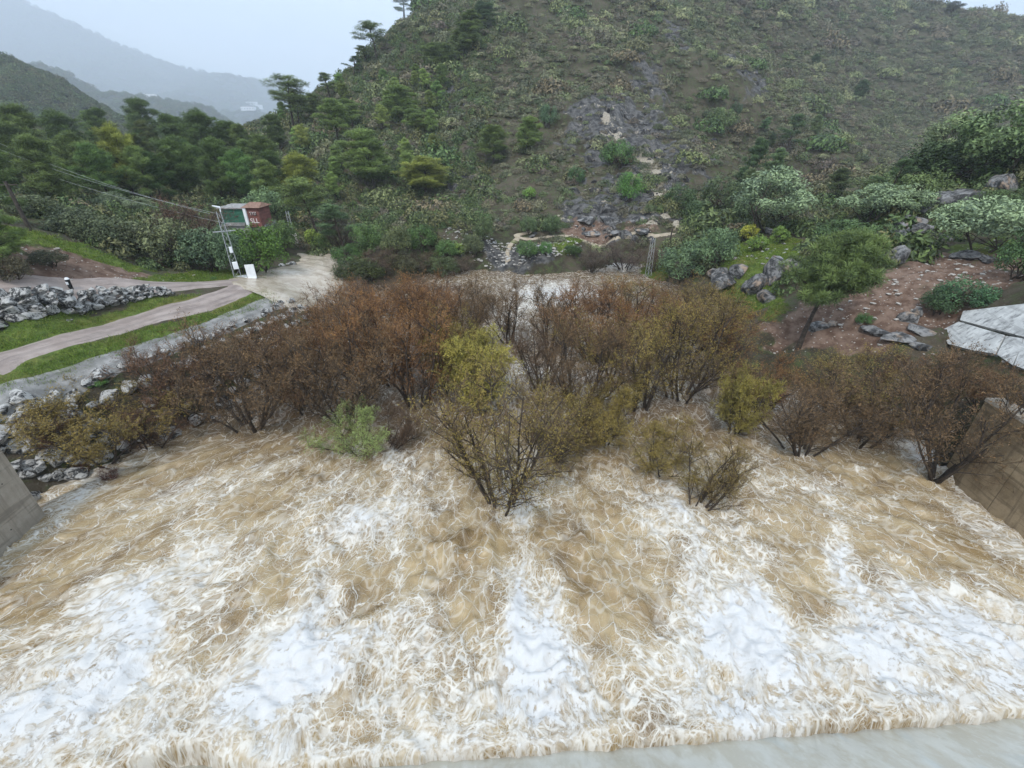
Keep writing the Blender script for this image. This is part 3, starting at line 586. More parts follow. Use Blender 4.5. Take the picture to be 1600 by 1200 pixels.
def place(proto, nm, loc, rz, scale, color=None, tilt=(0, 0), label=None, cat=None, group=None, barecolor=None):
    e = empty(nm, loc, rz, label, cat, group); e.scale = scale if not np.isscalar(scale) else (scale,) * 3
    e.rotation_euler = (tilt[0], tilt[1], rz)
    for pn, me in PROTO[proto]:
        o = link(pn, me, e)
        if color is not None: o.color = tuple(color) + (1,)
        if pn == 'twigs' and barecolor is not None: o.color = tuple(barecolor) + (1,)
    return e
def make_willow(name, seed, stems=8, spread=.75, nleaf=5000, ntw=8, H=7.0, lean=(0, 0), leaf=.07):
    rg = np.random.default_rng(seed); main, tw, LP, LD = [], [], [], []
    for s in range(stems):
        a = s * 2.4 + rg.uniform(-.4, .4); t = rg.uniform(.15, 1) ** .8 * spread
        d = np.array([math.cos(a) * t + lean[0], math.sin(a) * t + lean[1], 1.0]); b0 = np.array([math.cos(a) * .18, math.sin(a) * .18, -.5]) * 1.0
        Ls = H * rg.uniform(.62, .82); P, _ = walk(rg, b0, unit(d), Ls, 7, .09, .035); r0 = rg.uniform(.06, .11)
        main.append((P, np.linspace(r0, .022, 8)))
        for q in range(rg.integers(8, 12)):
            f = rg.uniform(.22, 1.0); x = f * 7; i = min(int(x), 6); p = P[i] + (P[i + 1] - P[i]) * (x - i); dd = unit(P[i + 1] - P[i])
            o = rg.normal(size=3); o -= dd * (o @ dd); o = unit(o); o[2] = abs(o[2]) * .4
            L2 = H * rg.uniform(.16, .34) * (1.15 - .55 * f); P2, _ = walk(rg, p, unit(dd * .65 + o * .85), L2, 4, .16, .10)
            main.append((P2, np.linspace(.028, .011, 5)))
            for u in range(rg.integers(5, 8)):
                f2 = rg.uniform(.15, 1.0); x2 = f2 * 4; i2 = min(int(x2), 3); p2 = P2[i2] + (P2[i2 + 1] - P2[i2]) * (x2 - i2); d2 = unit(P2[i2 + 1] - P2[i2])
                o2 = unit(rg.normal(size=3)); P3, _ = walk(rg, p2, unit(d2 * .7 + o2 * .75), H * rg.uniform(.07, .14), 3, .2, .14)
                tw.append((P3, np.linspace(.010, .004, 4)))
                for v in range(ntw):
                    f3 = rg.uniform(.1, 1.0) * 3; i3 = min(int(f3), 2); p3 = P3[i3] + (P3[i3 + 1] - P3[i3]) * (f3 - i3); o3 = unit(rg.normal(size=3) + np.array([0, 0, .55]))
                    LP.append(p3); LD.append(unit(unit(P3[i3 + 1] - P3[i3]) * .7 + o3 * .8))
    V, Fq = tubes(main, 4); me1 = mesh_np(name + '_branches', V, Fq, [M_bark], True)
    V, Fq = tubes(tw, 3); C = np.array(LP); D = np.array(LD); n = len(C)
    V2, F2 = slivers(C, D, rg.uniform(.25, .55, n), rg.uniform(.012, .022, n), rg)
    tint = np.concatenate([rg.uniform(.1, .5, len(V)), np.repeat(rg.uniform(0, 1, n), 3)])
    me2 = mesh_np(name + '_twigs', np.concatenate([V, V2]), [Fq, F2 + len(V)], [M_twig], False, dict(tint=tint))
    k = rg.integers(0, n, nleaf); zt = C[:, 2] / H; w_ = rg.uniform(0, 1, nleaf) < np.clip(.25 + zt[k], 0, 1); k = k[w_]; m = len(k)
    c = C[k] + D[k] * rg.uniform(.05, .5, m)[:, None] + rg.normal(0, .03, (m, 3)); dl = unit(D[k] + rg.normal(0, .7, (m, 3)))
    V3, F3 = slivers(c, dl, rg.uniform(.7, 1.5, m) * leaf, rg.uniform(.25, .4, m) * leaf * 1.3, rg)
    cl = .5 + .5 * fbm(c[:, 0] * .9, c[:, 1] * .9 + c[:, 2] * .7, 2, seed)
    me3 = mesh_np(name + '_foliage', V3, F3, [M_leaf], False, dict(tint=np.repeat(np.clip(.55 * cl + .45 * rg.uniform(0, 1, m), 0, 1), 3)))
    proto_parts(name, [('branches', me1), ('twigs', me2), ('foliage', me3)])
for i in range(4): make_willow('willow%d' % i, 100 + i, stems=[8, 9, 7, 10][i], spread=[.55, .75, .6, .9][i], nleaf=17000)
make_willow('leafy0', 120, stems=7, spread=.65, nleaf=44000, leaf=.10)
make_willow('leafy1', 121, stems=8, spread=.95, nleaf=32000, leaf=.09)
make_willow('swept', 122, stems=7, spread=.7, nleaf=18000, lean=(.9, .5), leaf=.07)
def needle_clumps(C, R_, rg, per=60, ln=.30, wd=.046, flat=.75):
    n = len(C); idx = np.repeat(np.arange(n), per); D = unit(rg.normal(size=(n * per, 3)) * [1, 1, flat] + [0, 0, .38])
    c = C[idx] + D * (R_[idx] * rg.uniform(.15, 1.0, n * per))[:, None] * [1, 1, .8]
    D2 = unit(D + rg.normal(0, .35, D.shape)); m = len(c)
    V, Fc = slivers(c, D2, rg.uniform(.7, 1.2, m) * ln, np.full(m, wd), rg)
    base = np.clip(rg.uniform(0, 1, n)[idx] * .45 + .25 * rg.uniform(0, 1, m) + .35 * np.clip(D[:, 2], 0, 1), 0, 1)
    return V, Fc, np.repeat(base, 3)
def make_pine(name, seed, H=8.0, cr=2.8, crown0=.42, ncl=110, per=150, tall=False, leanx=.06, thick=.16, round_=1.0):
    rg = np.random.default_rng(seed); P, _ = walk(rg, np.array([0, 0, -.4]), unit(np.array([leanx, leanx * .4, 1.0])), H * .95 + .4, 9, .045, .03); paths = [(P, np.linspace(thick, .03, 10))]
    C, Rr = [], []; nl = int(ncl / 5)
    for q in range(nl):
        f = crown0 + (1 - crown0) * (q + rg.uniform(0, 1)) / nl; x = min(f, .999) * 9; i = int(x); p = P[i] + (P[i + 1] - P[i]) * (x - i)
        u = (f - crown0) / (1 - crown0); prof = (math.sin(math.pi * min(1, .16 + .80 * u) ** (.75 / round_)) ** .7) * rg.uniform(.55, 1.08)
        a = q * 2.4 + rg.uniform(-.5, .5); L2 = cr * prof; up = .12 + .55 * u
        P2, _ = walk(rg, p, unit(np.array([math.cos(a), math.sin(a), up])), L2, 4, .16, .10); paths.append((P2, np.linspace(.05 * thick / .16, .014, 5)))
        for z in range(5):
            f2 = rg.uniform(.35, 1.05) * 4; i2 = min(int(f2), 3); c = P2[i2] + (P2[i2 + 1] - P2[i2]) * (f2 - i2) + rg.normal(0, .26, 3) * [1, 1, .45] * cr / 2.8 + [0, 0, .12]
            C.append(c); Rr.append(rg.uniform(.38, .70) * cr / 2.8 * (1.0 if cr < 3.5 else .62)); paths.append((np.array([P2[i2], c]), np.array([.018, .008])))
    for q in range(2 if not tall else 4):            # dead lower snags
        f = rg.uniform(.15, crown0) * 9; i = int(f); a = rg.uniform(0, 6.28); P2, _ = walk(rg, P[i], unit(np.array([math.cos(a), math.sin(a), .1])), rg.uniform(.4, 1.2), 3, .2, 0); paths.append((P2, np.linspace(.03, .008, 4)))
    V, Fq = tubes(paths, 5); me1 = mesh_np(name + '_trunk', V, Fq, [M_bark], True)
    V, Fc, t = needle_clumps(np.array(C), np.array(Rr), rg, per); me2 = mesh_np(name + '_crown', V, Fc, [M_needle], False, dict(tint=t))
    proto_parts(name, [('trunk', me1), ('crown', me2)])
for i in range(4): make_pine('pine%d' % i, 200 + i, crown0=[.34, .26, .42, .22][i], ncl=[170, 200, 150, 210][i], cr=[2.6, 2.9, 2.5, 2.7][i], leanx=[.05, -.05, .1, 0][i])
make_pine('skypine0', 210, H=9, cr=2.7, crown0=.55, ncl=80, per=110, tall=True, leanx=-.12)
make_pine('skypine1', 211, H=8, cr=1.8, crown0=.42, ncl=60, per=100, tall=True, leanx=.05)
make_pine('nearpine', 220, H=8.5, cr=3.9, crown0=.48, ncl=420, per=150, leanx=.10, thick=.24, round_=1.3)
def make_broad(name, seed, H=5.0, cr=2.4, trunk=.35, blobs=40, per=90, leaf=.13, stemn=3, squash=.8, barky=None, dark=0):
    rg = np.random.default_rng(seed); paths = []; C = []; Rr = []
    cz0 = H * (trunk + (1 - trunk) * .5); rz_ = H * (1 - trunk) * .5
    while len(C) < blobs:
        v = rg.normal(size=3); v = unit(v) * rg.uniform(.35, 1) ** .4
        if trunk < .1 and v[2] < -.6: continue
        lump = 1 + .22 * math.sin(v[0] * 5 + seed) * math.cos(v[1] * 4)
        C.append(np.array([v[0] * cr * .82 * lump, v[1] * cr * .82 * lump, cz0 + v[2] * rz_ * .84 * lump])); Rr.append(rg.uniform(.28, .5) * cr * .62)
    C = np.array(C); Rr = np.array(Rr)
    for s in range(stemn):
        a = s * 2.4; b0 = np.array([math.cos(a) * .12, math.sin(a) * .12, -.35]); P, _ = walk(rg, b0, unit(np.array([math.cos(a) * .35, math.sin(a) * .35, 1])), cz0, 5, .13, .02); paths.append((P, np.linspace(.11 * H / 5, .04, 6)))
        for q in range(5):
            c = C[rg.integers(0, len(C))]; i = rg.integers(2, 6); m_ = (P[i] + c) / 2 + rg.normal(0, .15, 3); paths.append((np.array([P[i], m_, c]), np.array([.04, .025, .01])))
    V, Fq = tubes(paths, 4); me1 = mesh_np(name + '_trunk', V, Fq, [barky or M_bark], True)
    idx = np.repeat(np.arange(blobs), per); n = len(idx); D = unit(rg.normal(size=(n, 3)) + [0, 0, .35]); c = C[idx] + D * (Rr[idx] * rg.uniform(.55, 1.05, n) ** .5)[:, None] * [1, 1, squash]
    Nn = unit(D * .9 + rg.normal(0, .45, (n, 3)) + [0, 0, .3]); V, Fc = leaves_q(c, Nn, rg.uniform(.6, 1.2, n) * leaf, rg)
    t = np.repeat(np.clip(rg.uniform(0, 1, blobs)[idx] * .45 + .55 * rg.uniform(0, 1, n), 0, 1), 4)
    me2 = mesh_np(name + '_crown', V, Fc, [M_leaf], False, dict(tint=t)); proto_parts(name, [('trunk', me1), ('crown', me2)])
for i in range(3): make_broad('bush%d' % i, 300 + i, H=2.6, cr=1.7, trunk=.02, blobs=46, per=90, leaf=.085, squash=.9)
for i in range(2): make_broad('tree%d' % i, 310 + i, H=5.5, cr=2.7, trunk=.28, blobs=60, per=110, leaf=.13)
make_broad('carob', 320, H=4.6, cr=3.4, trunk=.34, blobs=70, per=120, leaf=.14, stemn=2, squash=.45)
make_broad('yellow', 321, H=1.6, cr=1.0, trunk=.02, blobs=30, per=70, leaf=.07)
def make_dead(name, seed, H=5):
    rg = np.random.default_rng(seed); paths = []
    def gr(p, d, L, r, lv):
        P, dd = walk(rg, p, d, L, 4, .18, .06); paths.append((P, np.linspace(r, r * .5, 5)))
        if lv < 4:
            for _ in range(3 if lv < 2 else 4):
                i = rg.integers(2, 5); gr(P[i], unit(dd + unit(rg.normal(size=3)) * .9), L * rg.uniform(.5, .75), r * .5, lv + 1)
    gr(np.array([0, 0, -.3]), np.array([.1, 0, 1.0]), H * .42, .10, 0)
    V, Fq = tubes(paths, 3); proto_parts(name, [('branches', mesh_np(name, V, Fq, [M_greybark], True))])
make_dead('dead0', 330); make_dead('dead1', 331, 6)
# low scrub meshes, used both as single bushes and as hillside cover
def scrub_mesh(name, seed, m_, n=150, leaf=.20, dome=.8, r=1.0):
    rg = np.random.default_rng(seed); D = unit(rg.normal(size=(n, 3)) * [1, 1, .8]); D[:, 2] = np.abs(D[:, 2]); lump = 1 + .25 * fbm(D[:, 0] * 2 + seed, D[:, 1] * 2, 2, seed)
    c = D * (lump * rg.uniform(.55, 1, n) ** .5)[:, None] * [r, r, dome]; V, Fc = leaves_q(c, unit(D + rg.normal(0, .5, D.shape)), rg.uniform(.6, 1.3, n) * leaf, rg)
    return mesh_np(name, V, Fc, [m_], False, dict(tint=np.repeat(rg.uniform(0, 1, n), 4)))
def scatter_stuff(name, pts, rots, scls, meshes):
    cl = bpy.data.collections.new(name + '_shapes')
    for k, me in enumerate(meshes): cl.objects.link(bpy.data.objects.new('shape_%d' % k, me))
    n = len(pts); me = mesh_np(name, pts, np.zeros((0, 3), int), [], False) if False else bpy.data.meshes.new(name)
    me.vertices.add(n); me.vertices.foreach_set('co', np.asarray(pts, np.float32).ravel())
    me.attributes.new('rot', 'FLOAT_VECTOR', 'POINT').data.foreach_set('vector', np.asarray(rots, np.float32).ravel())
    me.attributes.new('scl', 'FLOAT_VECTOR', 'POINT').data.foreach_set('vector', np.asarray(scls, np.float32).ravel())
    me.attributes.new('pick', 'INT', 'POINT').data.foreach_set('value', rng.integers(0, len(meshes), n).astype(np.int32))
    o = link(name, me, kind='stuff'); ng = bpy.data.node_groups.new(name, 'GeometryNodeTree')
    ng.interface.new_socket('Geometry', in_out='INPUT', socket_type='NodeSocketGeometry'); ng.interface.new_socket('Geometry', in_out='OUTPUT', socket_type='NodeSocketGeometry')
    gi = ng.nodes.new('NodeGroupInput'); go = ng.nodes.new('NodeGroupOutput'); ip = ng.nodes.new('GeometryNodeInstanceOnPoints'); ci = ng.nodes.new('GeometryNodeCollectionInfo')
    ci.inputs['Collection'].default_value = cl; ci.inputs['Separate Children'].default_value = True; ci.inputs['Reset Children'].default_value = True
    def na(nm, ty):
        a = ng.nodes.new('GeometryNodeInputNamedAttribute'); a.data_type = ty; a.inputs['Name'].default_value = nm; return a.outputs['Attribute']
    e2r = ng.nodes.new('FunctionNodeEulerToRotation')
    ng.links.new(na('rot', 'FLOAT_VECTOR'), e2r.inputs[0]); ng.links.new(e2r.outputs[0], ip.inputs['Rotation']); ng.links.new(na('scl', 'FLOAT_VECTOR'), ip.inputs['Scale'])
    ng.links.new(na('pick', 'INT'), ip.inputs['Instance Index']); ip.inputs['Pick Instance'].default_value = True
    ng.links.new(gi.outputs[0], ip.inputs['Points']); ng.links.new(ci.outputs[0], ip.inputs['Instance']); ng.links.new(ip.outputs[0], go.inputs[0])
    md = o.modifiers.new('scatter', 'NODES'); md.node_group = ng
    return o
# ------------------------------------------------------------------ placing by the photo: foot, top, width
def depth(p): return p[1] * math.cos(PITCH) + (CAMH - p[2]) * math.sin(PITCH)
def dims(p, px, top, wpx):
    h = at_Y(px, top, p[1])[2] - p[2]; return h, wpx * depth(p) / F
RUST, BROWN, OLIVE, YG, GRN, DKB = (.215, .112, .046), (.150, .095, .052), (.215, .168, .050), (.29, .26, .07), (.24, .31, .12), (.100, .060, .042)
GOLD = (.20, .150, .045)
TW = (.105, .074, .052); TWR = (.145, .080, .050)
# ------------------------------------------------------------------ willows standing in the flood
WG = 'flooded willow shrubs standing in the river'
WIL = [ # foot x, foot y, top y, width, shape, leaf colour, twig colour, label
 (785, 792, 562, 250, 'willow3', OLIVE, TW, 'large multi-stemmed bare willow nearest the camera, standing alone in the foam in the middle'),
 (838, 724, 610, 210, 'swept', OLIVE, TW, 'willow leaning to the right directly beside the large central one'),
 (1085, 800, 680, 170, 'swept', GOLD, TW, 'low yellow-olive willow swept over by the current, right of the central willow'),
 (560, 706, 636, 110, 'leafy1', GRN, TW, 'small green-leaved shrub low in the water on the left'),
 (600, 706, 632, 120, 'swept', DKB, TW, 'dark brown flattened willow lying to the right behind the small green shrub'),
 (395, 668, 490, 225, 'willow1', BROWN, TW, 'dark brown willow with spreading black stems nearest the left bank'),
 (300, 655, 520, 170, 'willow0', DKB, TWR, 'dark reddish-brown willow close under the left boulder bank'),
 (165, 722, 605, 200, 'leafy1', GOLD, TW, 'low golden-leaved willow leaning off the boulders at far left'),
 (90, 712, 640, 90, 'willow3', DKB, TWR, 'small dark red-brown shrub on the rocks by the left concrete wall'),
 (235, 700, 628, 130, 'willow2', DKB, TWR, 'dark low willow between the golden one and the left boulder bank'),
 (545, 662, 470, 190, 'willow0', BROWN, TW, 'tall brown willow with upright stems left of the centre'),
 (480, 640, 478, 170, 'willow2', BROWN, TWR, 'brown willow behind the one with black stems on the left'),
 (652, 638, 445, 190, 'willow2', RUST, TWR, 'rust-topped willow with a cluster of straight dark stems'),
 (705, 612, 478, 120, 'willow0', OLIVE, TW, 'olive willow just left of the bright yellow-green crown'),
 (748, 640, 505, 150, 'leafy0', YG, TW, 'willow with a bright yellow-green leafy crown in the centre of the thicket'),
 (700, 590, 498, 90, 'leafy0', (.23, .20, .05), TW, 'smaller yellow-green leafy willow left of the bright one'),
 (610, 600, 420, 190, 'willow1', RUST, TWR, 'orange-rust willow crown at the back left of the thicket'),
 (560, 585, 430, 150, 'willow3', RUST, TWR, 'rust-brown willow at the back of the thicket near the ford'),
 (500, 580, 452, 150, 'willow0', BROWN, TWR, 'reddish willow on the left edge of the back row'),
 (440, 590, 485, 150, 'willow2', BROWN, TWR, 'russet willow beside the stony track at the end of the grass'),
 (370, 590, 510, 130, 'willow3', DKB, TWR, 'dark russet willow on the left bank below the track'),
 (670, 560, 424, 130, 'willow0', RUST, TWR, 'slender rusty willow in the back row, left of centre'),
 (730, 560, 438, 120, 'willow3', BROWN, TW, 'thin brown willow in the back row with water showing through'),
 (795, 535, 425, 110, 'willow2', BROWN, TW, 'sparse grey-brown willow against the bright white water'),
 (860, 545, 428, 110, 'willow0', BROWN, TW, 'sparse brown willow at the back in the middle of the river'),
 (925, 560, 428, 150, 'willow1', RUST, TWR, 'rusty orange willow at the back right of the river'),
 (905, 640, 470, 170, 'willow1', BROWN, TW, 'tall brown willow just behind the central one'),
 (845, 610, 500, 110, 'willow0', DKB, TW, 'dark thin willow between the yellow-green crown and the tall brown one'),
 (1000, 640, 455, 200, 'willow2', OLIVE, TW, 'big olive-brown willow right of centre with many dark stems'),
 (1060, 625, 445, 190, 'willow1', GOLD, TW, 'golden-brown willow in the right half of the thicket'),
 (1000, 560, 430, 150, 'willow3', RUST, TWR, 'rust-brown willow in the back row, right of centre'),
 (1075, 555, 435, 150, 'willow0', GOLD, TW, 'golden olive willow at the back right by the green bank'),
 (540, 500, 440, 110, 'willow1', BROWN, TWR, 'small dull willow on the left bank behind the rust-brown ones'),
 (590, 492, 432, 110, 'willow2', DKB, TW, 'low dark willow far back on the left near the hill foot'),
 (640, 490, 428, 100, 'willow3', BROWN, TW, 'brown willow far back, left of the white water'),
 (690, 492, 430, 100, 'willow0', DKB, TWR, 'dark willow far back just left of the white water'),
 (745, 490, 432, 90, 'willow1', BROWN, TW, 'thin willow far back at the left rim of the white water'),
 (935, 492, 430, 90, 'willow3', BROWN, TWR, 'thin willow far back at the right rim of the white water'),
 (985, 490, 428, 100, 'willow2', OLIVE, TW, 'olive willow far back beneath the mauve bush'),
 (1035, 490, 434, 100, 'willow0', BROWN, TW, 'brown willow far back by the foot of the lattice mast'),
 (1100, 505, 445, 110, 'willow1', GOLD, TW, 'golden willow far back against the grey-green bush'),
 (1130, 580, 470, 130, 'willow2', RUST, TWR, 'russet willow at the right end of the back row'),
 (945, 690, 590, 120, 'leafy1', OLIVE, TW, 'low yellowish leafy willow right of the large central one'),
 (1145, 680, 565, 110, 'leafy0', (.22, .19, .055), TW, 'yellow-leaved upright willow in the right part of the thicket'),
 (1195, 640, 548, 130, 'willow2', RUST, TWR, 'rust-brown willow left of the lone pine trunk'),
 (1252, 708, 560, 190, 'willow3', BROWN, TW, 'willow with black V-shaped stems in white water, right of centre'),
 (1320, 650, 540, 190, 'willow1', OLIVE, TW, 'olive-brown willow behind the one with V-shaped stems'),
 (1345, 695, 590, 170, 'willow0', BROWN, TW, 'brown willow between the V-stemmed one and the right wall'),
 (1468, 738, 545, 215, 'willow1', BROWN, TW, 'large brown willow against the end of the right concrete wall'),
 (1430, 640, 540, 150, 'willow2', DKB, TWR, 'dark willow in front of the white concrete slabs'),
 (1530, 640, 560, 120, 'willow3', BROWN, TWR, 'rusty brush growing behind the top of the right wall'),
 (1030, 735, 665, 120, 'leafy1', OLIVE, TW, 'low olive brush in the water just above the swept willow on the right'),
]
for i, (x, y, top, wpx, sh, c, tcx, lab) in enumerate(WIL):
    p = hit(x, y); p[2] = max(hz(p[0], p[1]), -.25); h, wd = dims(p, x, top, wpx)
    cw_ = 6.4 if sh != 'swept' else 7.0; s = wd / cw_; sz = h / 6.3
    rz = (i * 2.39) % 6.28 if sh != 'swept' else rng.uniform(-.3, .3)
    place(sh, 'willow', p, rz, (s, s, sz), c, label=lab, cat='willow', group=WG, barecolor=tcx)
# tiny drowned twigs near the left bank
for x, y, lab in [(178, 755, 'tiny red twiggy seedling poking out of the water near the left wall'), (135, 745, 'small dark twig clump in the water beside the rocks at far left')]:
    p = at_z(x, y, -.2); place('willow3', 'shrub', p, 1.0, (.16, .16, .18), DKB, label=lab, cat='shrub', barecolor=(.13, .03, .03))
# far thicket and bank brush
for x, y, top, wpx, lab, cc in [(975, 422, 372, 90, 'grey-mauve leafless bush behind the far end of the river', (.10, .075, .07)), (925, 425, 385, 60, 'small grey leafless bush left of the mauve one at the far bank', (.10, .08, .07)), (1020, 425, 385, 50, 'brown leafless bush beside the far lattice mast', (.12, .08, .06)),
                            (600, 425, 385, 70, 'brownish bare bush on the far left bank above the thicket', (.12, .08, .05)), (660, 425, 392, 60, 'olive-brown bare bush at the foot of the hill left of the river', (.12, .10, .05)), (725, 425, 398, 50, 'small brown bush just left of the pale gravel bar', (.12, .09, .06)),
                            (308, 405, 300, 120, 'russet leafless tree beside the green building', (.13, .07, .05)), (270, 365, 325, 60, 'smaller russet bush left of the green building', (.12, .075, .05)), (540, 395, 330, 60, 'grey bare tree in the scrub right of the ford', (.09, .08, .07))]:
    p = hit(x, y); h, wd = dims(p, x, top, wpx); place('willow1', 'bare_bush', p, x * .1, (wd / 6.4, wd / 6.4, h / 6.3), cc, label=lab, cat='bush', barecolor=(.10, .075, .068))
# ------------------------------------------------------------------ pines
PG = (.115, .160, .055); PD = (.090, .138, .046); PY = (.22, .25, .060); PB = (.080, .130, .065); PL = (.15, .215, .070)
PINES = [
 (1245, 547, 364, 150, 'nearpine', (.105, .150, .055), 'big round-crowned pine with a dark bare trunk on the right bank'),
 (460, 208, 140, 52, 'skypine0', PG, 'twin-trunked umbrella pine against the sky where hill and valley meet'),
 (517, 160, 122, 26, 'skypine1', PG, 'small open pine on the skyline just right of the umbrella pine'),
 (553, 122, 93, 22, 'skypine1', PB, 'small pine at the lower end of the hill crest'),
 (592, 98, 50, 42, 'skypine0', PG, 'leaning pine on the hill crest between two smaller ones'),
 (574, 100, 76, 22, 'skypine1', PG, 'short pine hugging the crest left of the leaning pine'),
 (632, 36, 0, 32, 'skypine1', PG, 'topmost skyline pine near the upper edge of the picture'),
 (490, 185, 152, 34, 'pine1', PG, 'bushy pine right of the umbrella pine on the skyline'),
 (528, 225, 165, 56, 'pine0', PL, 'light green pine with a thin dark trunk below the skyline'),
 (555, 205, 160, 44, 'pine2', PL, 'round pine a little above the light green one'),
 (585, 295, 215, 75, 'pine3', PL, 'broad light green pine low on the left of the hill'),
 (665, 305, 255, 78, 'pine1', PY, 'flat yellow-green pine by the little path on the slope'),
 (620, 190, 140, 60, 'pine3', PL, 'wide pine half way up the left shoulder of the hill'),
 (680, 100, 72, 40, 'pine0', PL, 'bright pine in the upper left of the hill'),
 (690, 118, 75, 50, 'pine1', PG, 'dense pine right under the bright one'),
 (725, 88, 40, 50, 'pine3', PG, 'dark broad pine near the top of the hill'),
 (757, 48, 5, 46, 'pine2', PB, 'pine with a visible trunk near the upper edge of the hill'),
 (738, 60, 22, 40, 'pine0', PG, 'smaller pine left of the one with the visible trunk'),
 (770, 260, 205, 55, 'pine0', PG, 'rounded pine with a dark trunk in the middle of the slope'),
 (822, 240, 190, 40, 'pine3', PL, 'upright light pine right of the rounded one'),
 (655, 215, 175, 45, 'pine2', PL, 'pale pine left of the bare stony patch'),
 (475, 318, 252, 56, 'pine1', PY, 'yellow-green pine beside the concrete transformer mast'),
 (500, 370, 300, 60, 'skypine0', PG, 'slender pine with a long black trunk right of the transformer mast'),
 (540, 400, 335, 50, 'skypine1', PB, 'thin sparse pine at the edge of the scrub by the ford'),
 (70, 283, 182, 66, 'pine0', PG, 'pine at the left edge of the dense wood'),
 (120, 275, 190, 60, 'pine1', PD, 'dark pine second from the left in the wood'),
 (163, 245, 178, 40, 'pine2', PD, 'pine breaking the outline of the wood below the hazy slope'),
 (234, 240, 165, 50, 'pine3', PD, 'tallest dark pine in the middle of the wood'),
 (215, 318, 215, 58, 'pine1', PY, 'yellowish pine in the middle of the dark wood'),
 (240, 320, 243, 52, 'pine0', PL, 'pale pine with a slanting black trunk below the yellowish one'),
 (208, 312, 245, 42, 'pine3', PG, 'pine standing just left of the slanting trunk'),
 (290, 270, 190, 60, 'pine2', PD, 'dark pine right of the tallest one'),
 (330, 268, 188, 64, 'pine1', PD, 'broad dark pine above the green building'),
 (370, 262, 200, 50, 'pine0', PD, 'dark pine at the right of the wood'),
 (350, 320, 230, 56, 'pine3', PD, 'dark rounded pine behind the green building'),
 (300, 320, 232, 60, 'pine1', PD, 'dense pine left of the green building'),
 (395, 260, 202, 40, 'pine2', PG, 'small pine at the right end of the wood outline'),
 (420, 285, 222, 46, 'pine0', PG, 'pine between the wood and the foot of the hill'),
 (150, 310, 225, 60, 'pine1', PG, 'mid-green pine in the front of the wood on the left'),
 (100, 330, 228, 64, 'pine3', PG, 'large pine in the front of the wood behind the grassy mound'),
 (40, 300, 205, 70, 'pine1', PG, 'spreading pine at the far left of the wood'),
 (10, 350, 235, 70, 'pine0', PD, 'dark pine cut by the left edge of the picture'),
 (12, 420, 338, 66, 'pine3', PL, 'bushy light pine on the earth bank at the far left'),
 (1375, 330, 262, 34, 'skypine1', PB, 'thin dark pine behind the pale bushes on the right'),
 (1225, 250, 190, 30, 'skypine1', PB, 'small sparse pine on the far slope above the carob'),
 (1170, 290, 225, 36, 'pine2', PB, 'dull pine on the slope left above the round carob'),
 (1340, 160, 130, 22, 'pine1', PB, 'little pine by the ravine on the right slope'),
 (1488, 20, 4, 22, 'tree0', (.06, .075, .05), 'round tree on the right skyline'),
 (1270, 108, 88, 18, 'pine1', PB, 'small dark pine beside the upper ravine'),
]
for i, (x, y, top, wpx, sh, c, lab) in enumerate(PINES):
    p = hit(x, y, 600); h, wd = dims(p, x, top, wpx); tree_ = sh.startswith('tree')
    cw_ = {'nearpine': 8.2, 'skypine0': 4.6, 'skypine1': 3.2}.get(sh, 5.0); hh = {'nearpine': 8.7, 'skypine0': 9.0}.get(sh, 8.2 if not tree_ else 5.5)
    if sh.startswith('sky'): wd, h = wd * 1.3, h * 1.25
    elif i: wd, h = wd * 1.05, h * 1.15
    s = wd / cw_; sz = h / hh; rz = (i * 1.7) % 6.28 if i else -.4
    place(sh, 'tree' if tree_ else 'pine_tree', p, rz, (s, s, sz), c, label=lab, cat='tree' if tree_ else 'pine')
FILLS = [(20, 450, 200, 345, 26, PD, 'pine_tree', 'dark green pine among the others of the dense wood on the left'), (440, 700, 120, 330, 30, PL, 'pine_tree', 'mid-green pine scattered on the left flank of the hill'), (1080, 1330, 150, 330, 9, PB, 'pine_tree', 'dull green pine scattered on the slope right of the rock faces')]
rf = np.random.default_rng(77)
for x0, x1, y0, y1, n_, c_, nm_, lab_ in FILLS:
    for q in range(n_):
        px, py = rf.uniform(x0, x1), rf.uniform(max(y0, 205 if x0 < 100 else y0), y1); p = hit(px, py, 600)
        if p[1] < 66 or p[1] > 230 or hz(p[0], p[1], grass) > .2: continue
        hh_ = rf.uniform(5.0, 8.0) * (1 if x0 < 400 else .72); s = hh_ / 8.2; cc_ = np.array(c_) * rf.uniform(.75, 1.7) * np.array([rf.uniform(.85, 1.25), 1, 1])
        place('pine%d' % rf.integers(0, 4), nm_, p, rf.uniform(0, 6.28), (s * 1.08, s * 1.08, s), cc_, label=lab_, cat='pine', group=lab_.replace('pine', 'pines', 1))
p = hit(468, 208); h, wd = dims(p, 468, 150, 44); place('skypine0', 'pine_tree', p, 2.0, (wd / 4.6, wd / 4.6, h / 9), PG, label='second trunk and crown touching the umbrella pine on its right side', cat='pine')
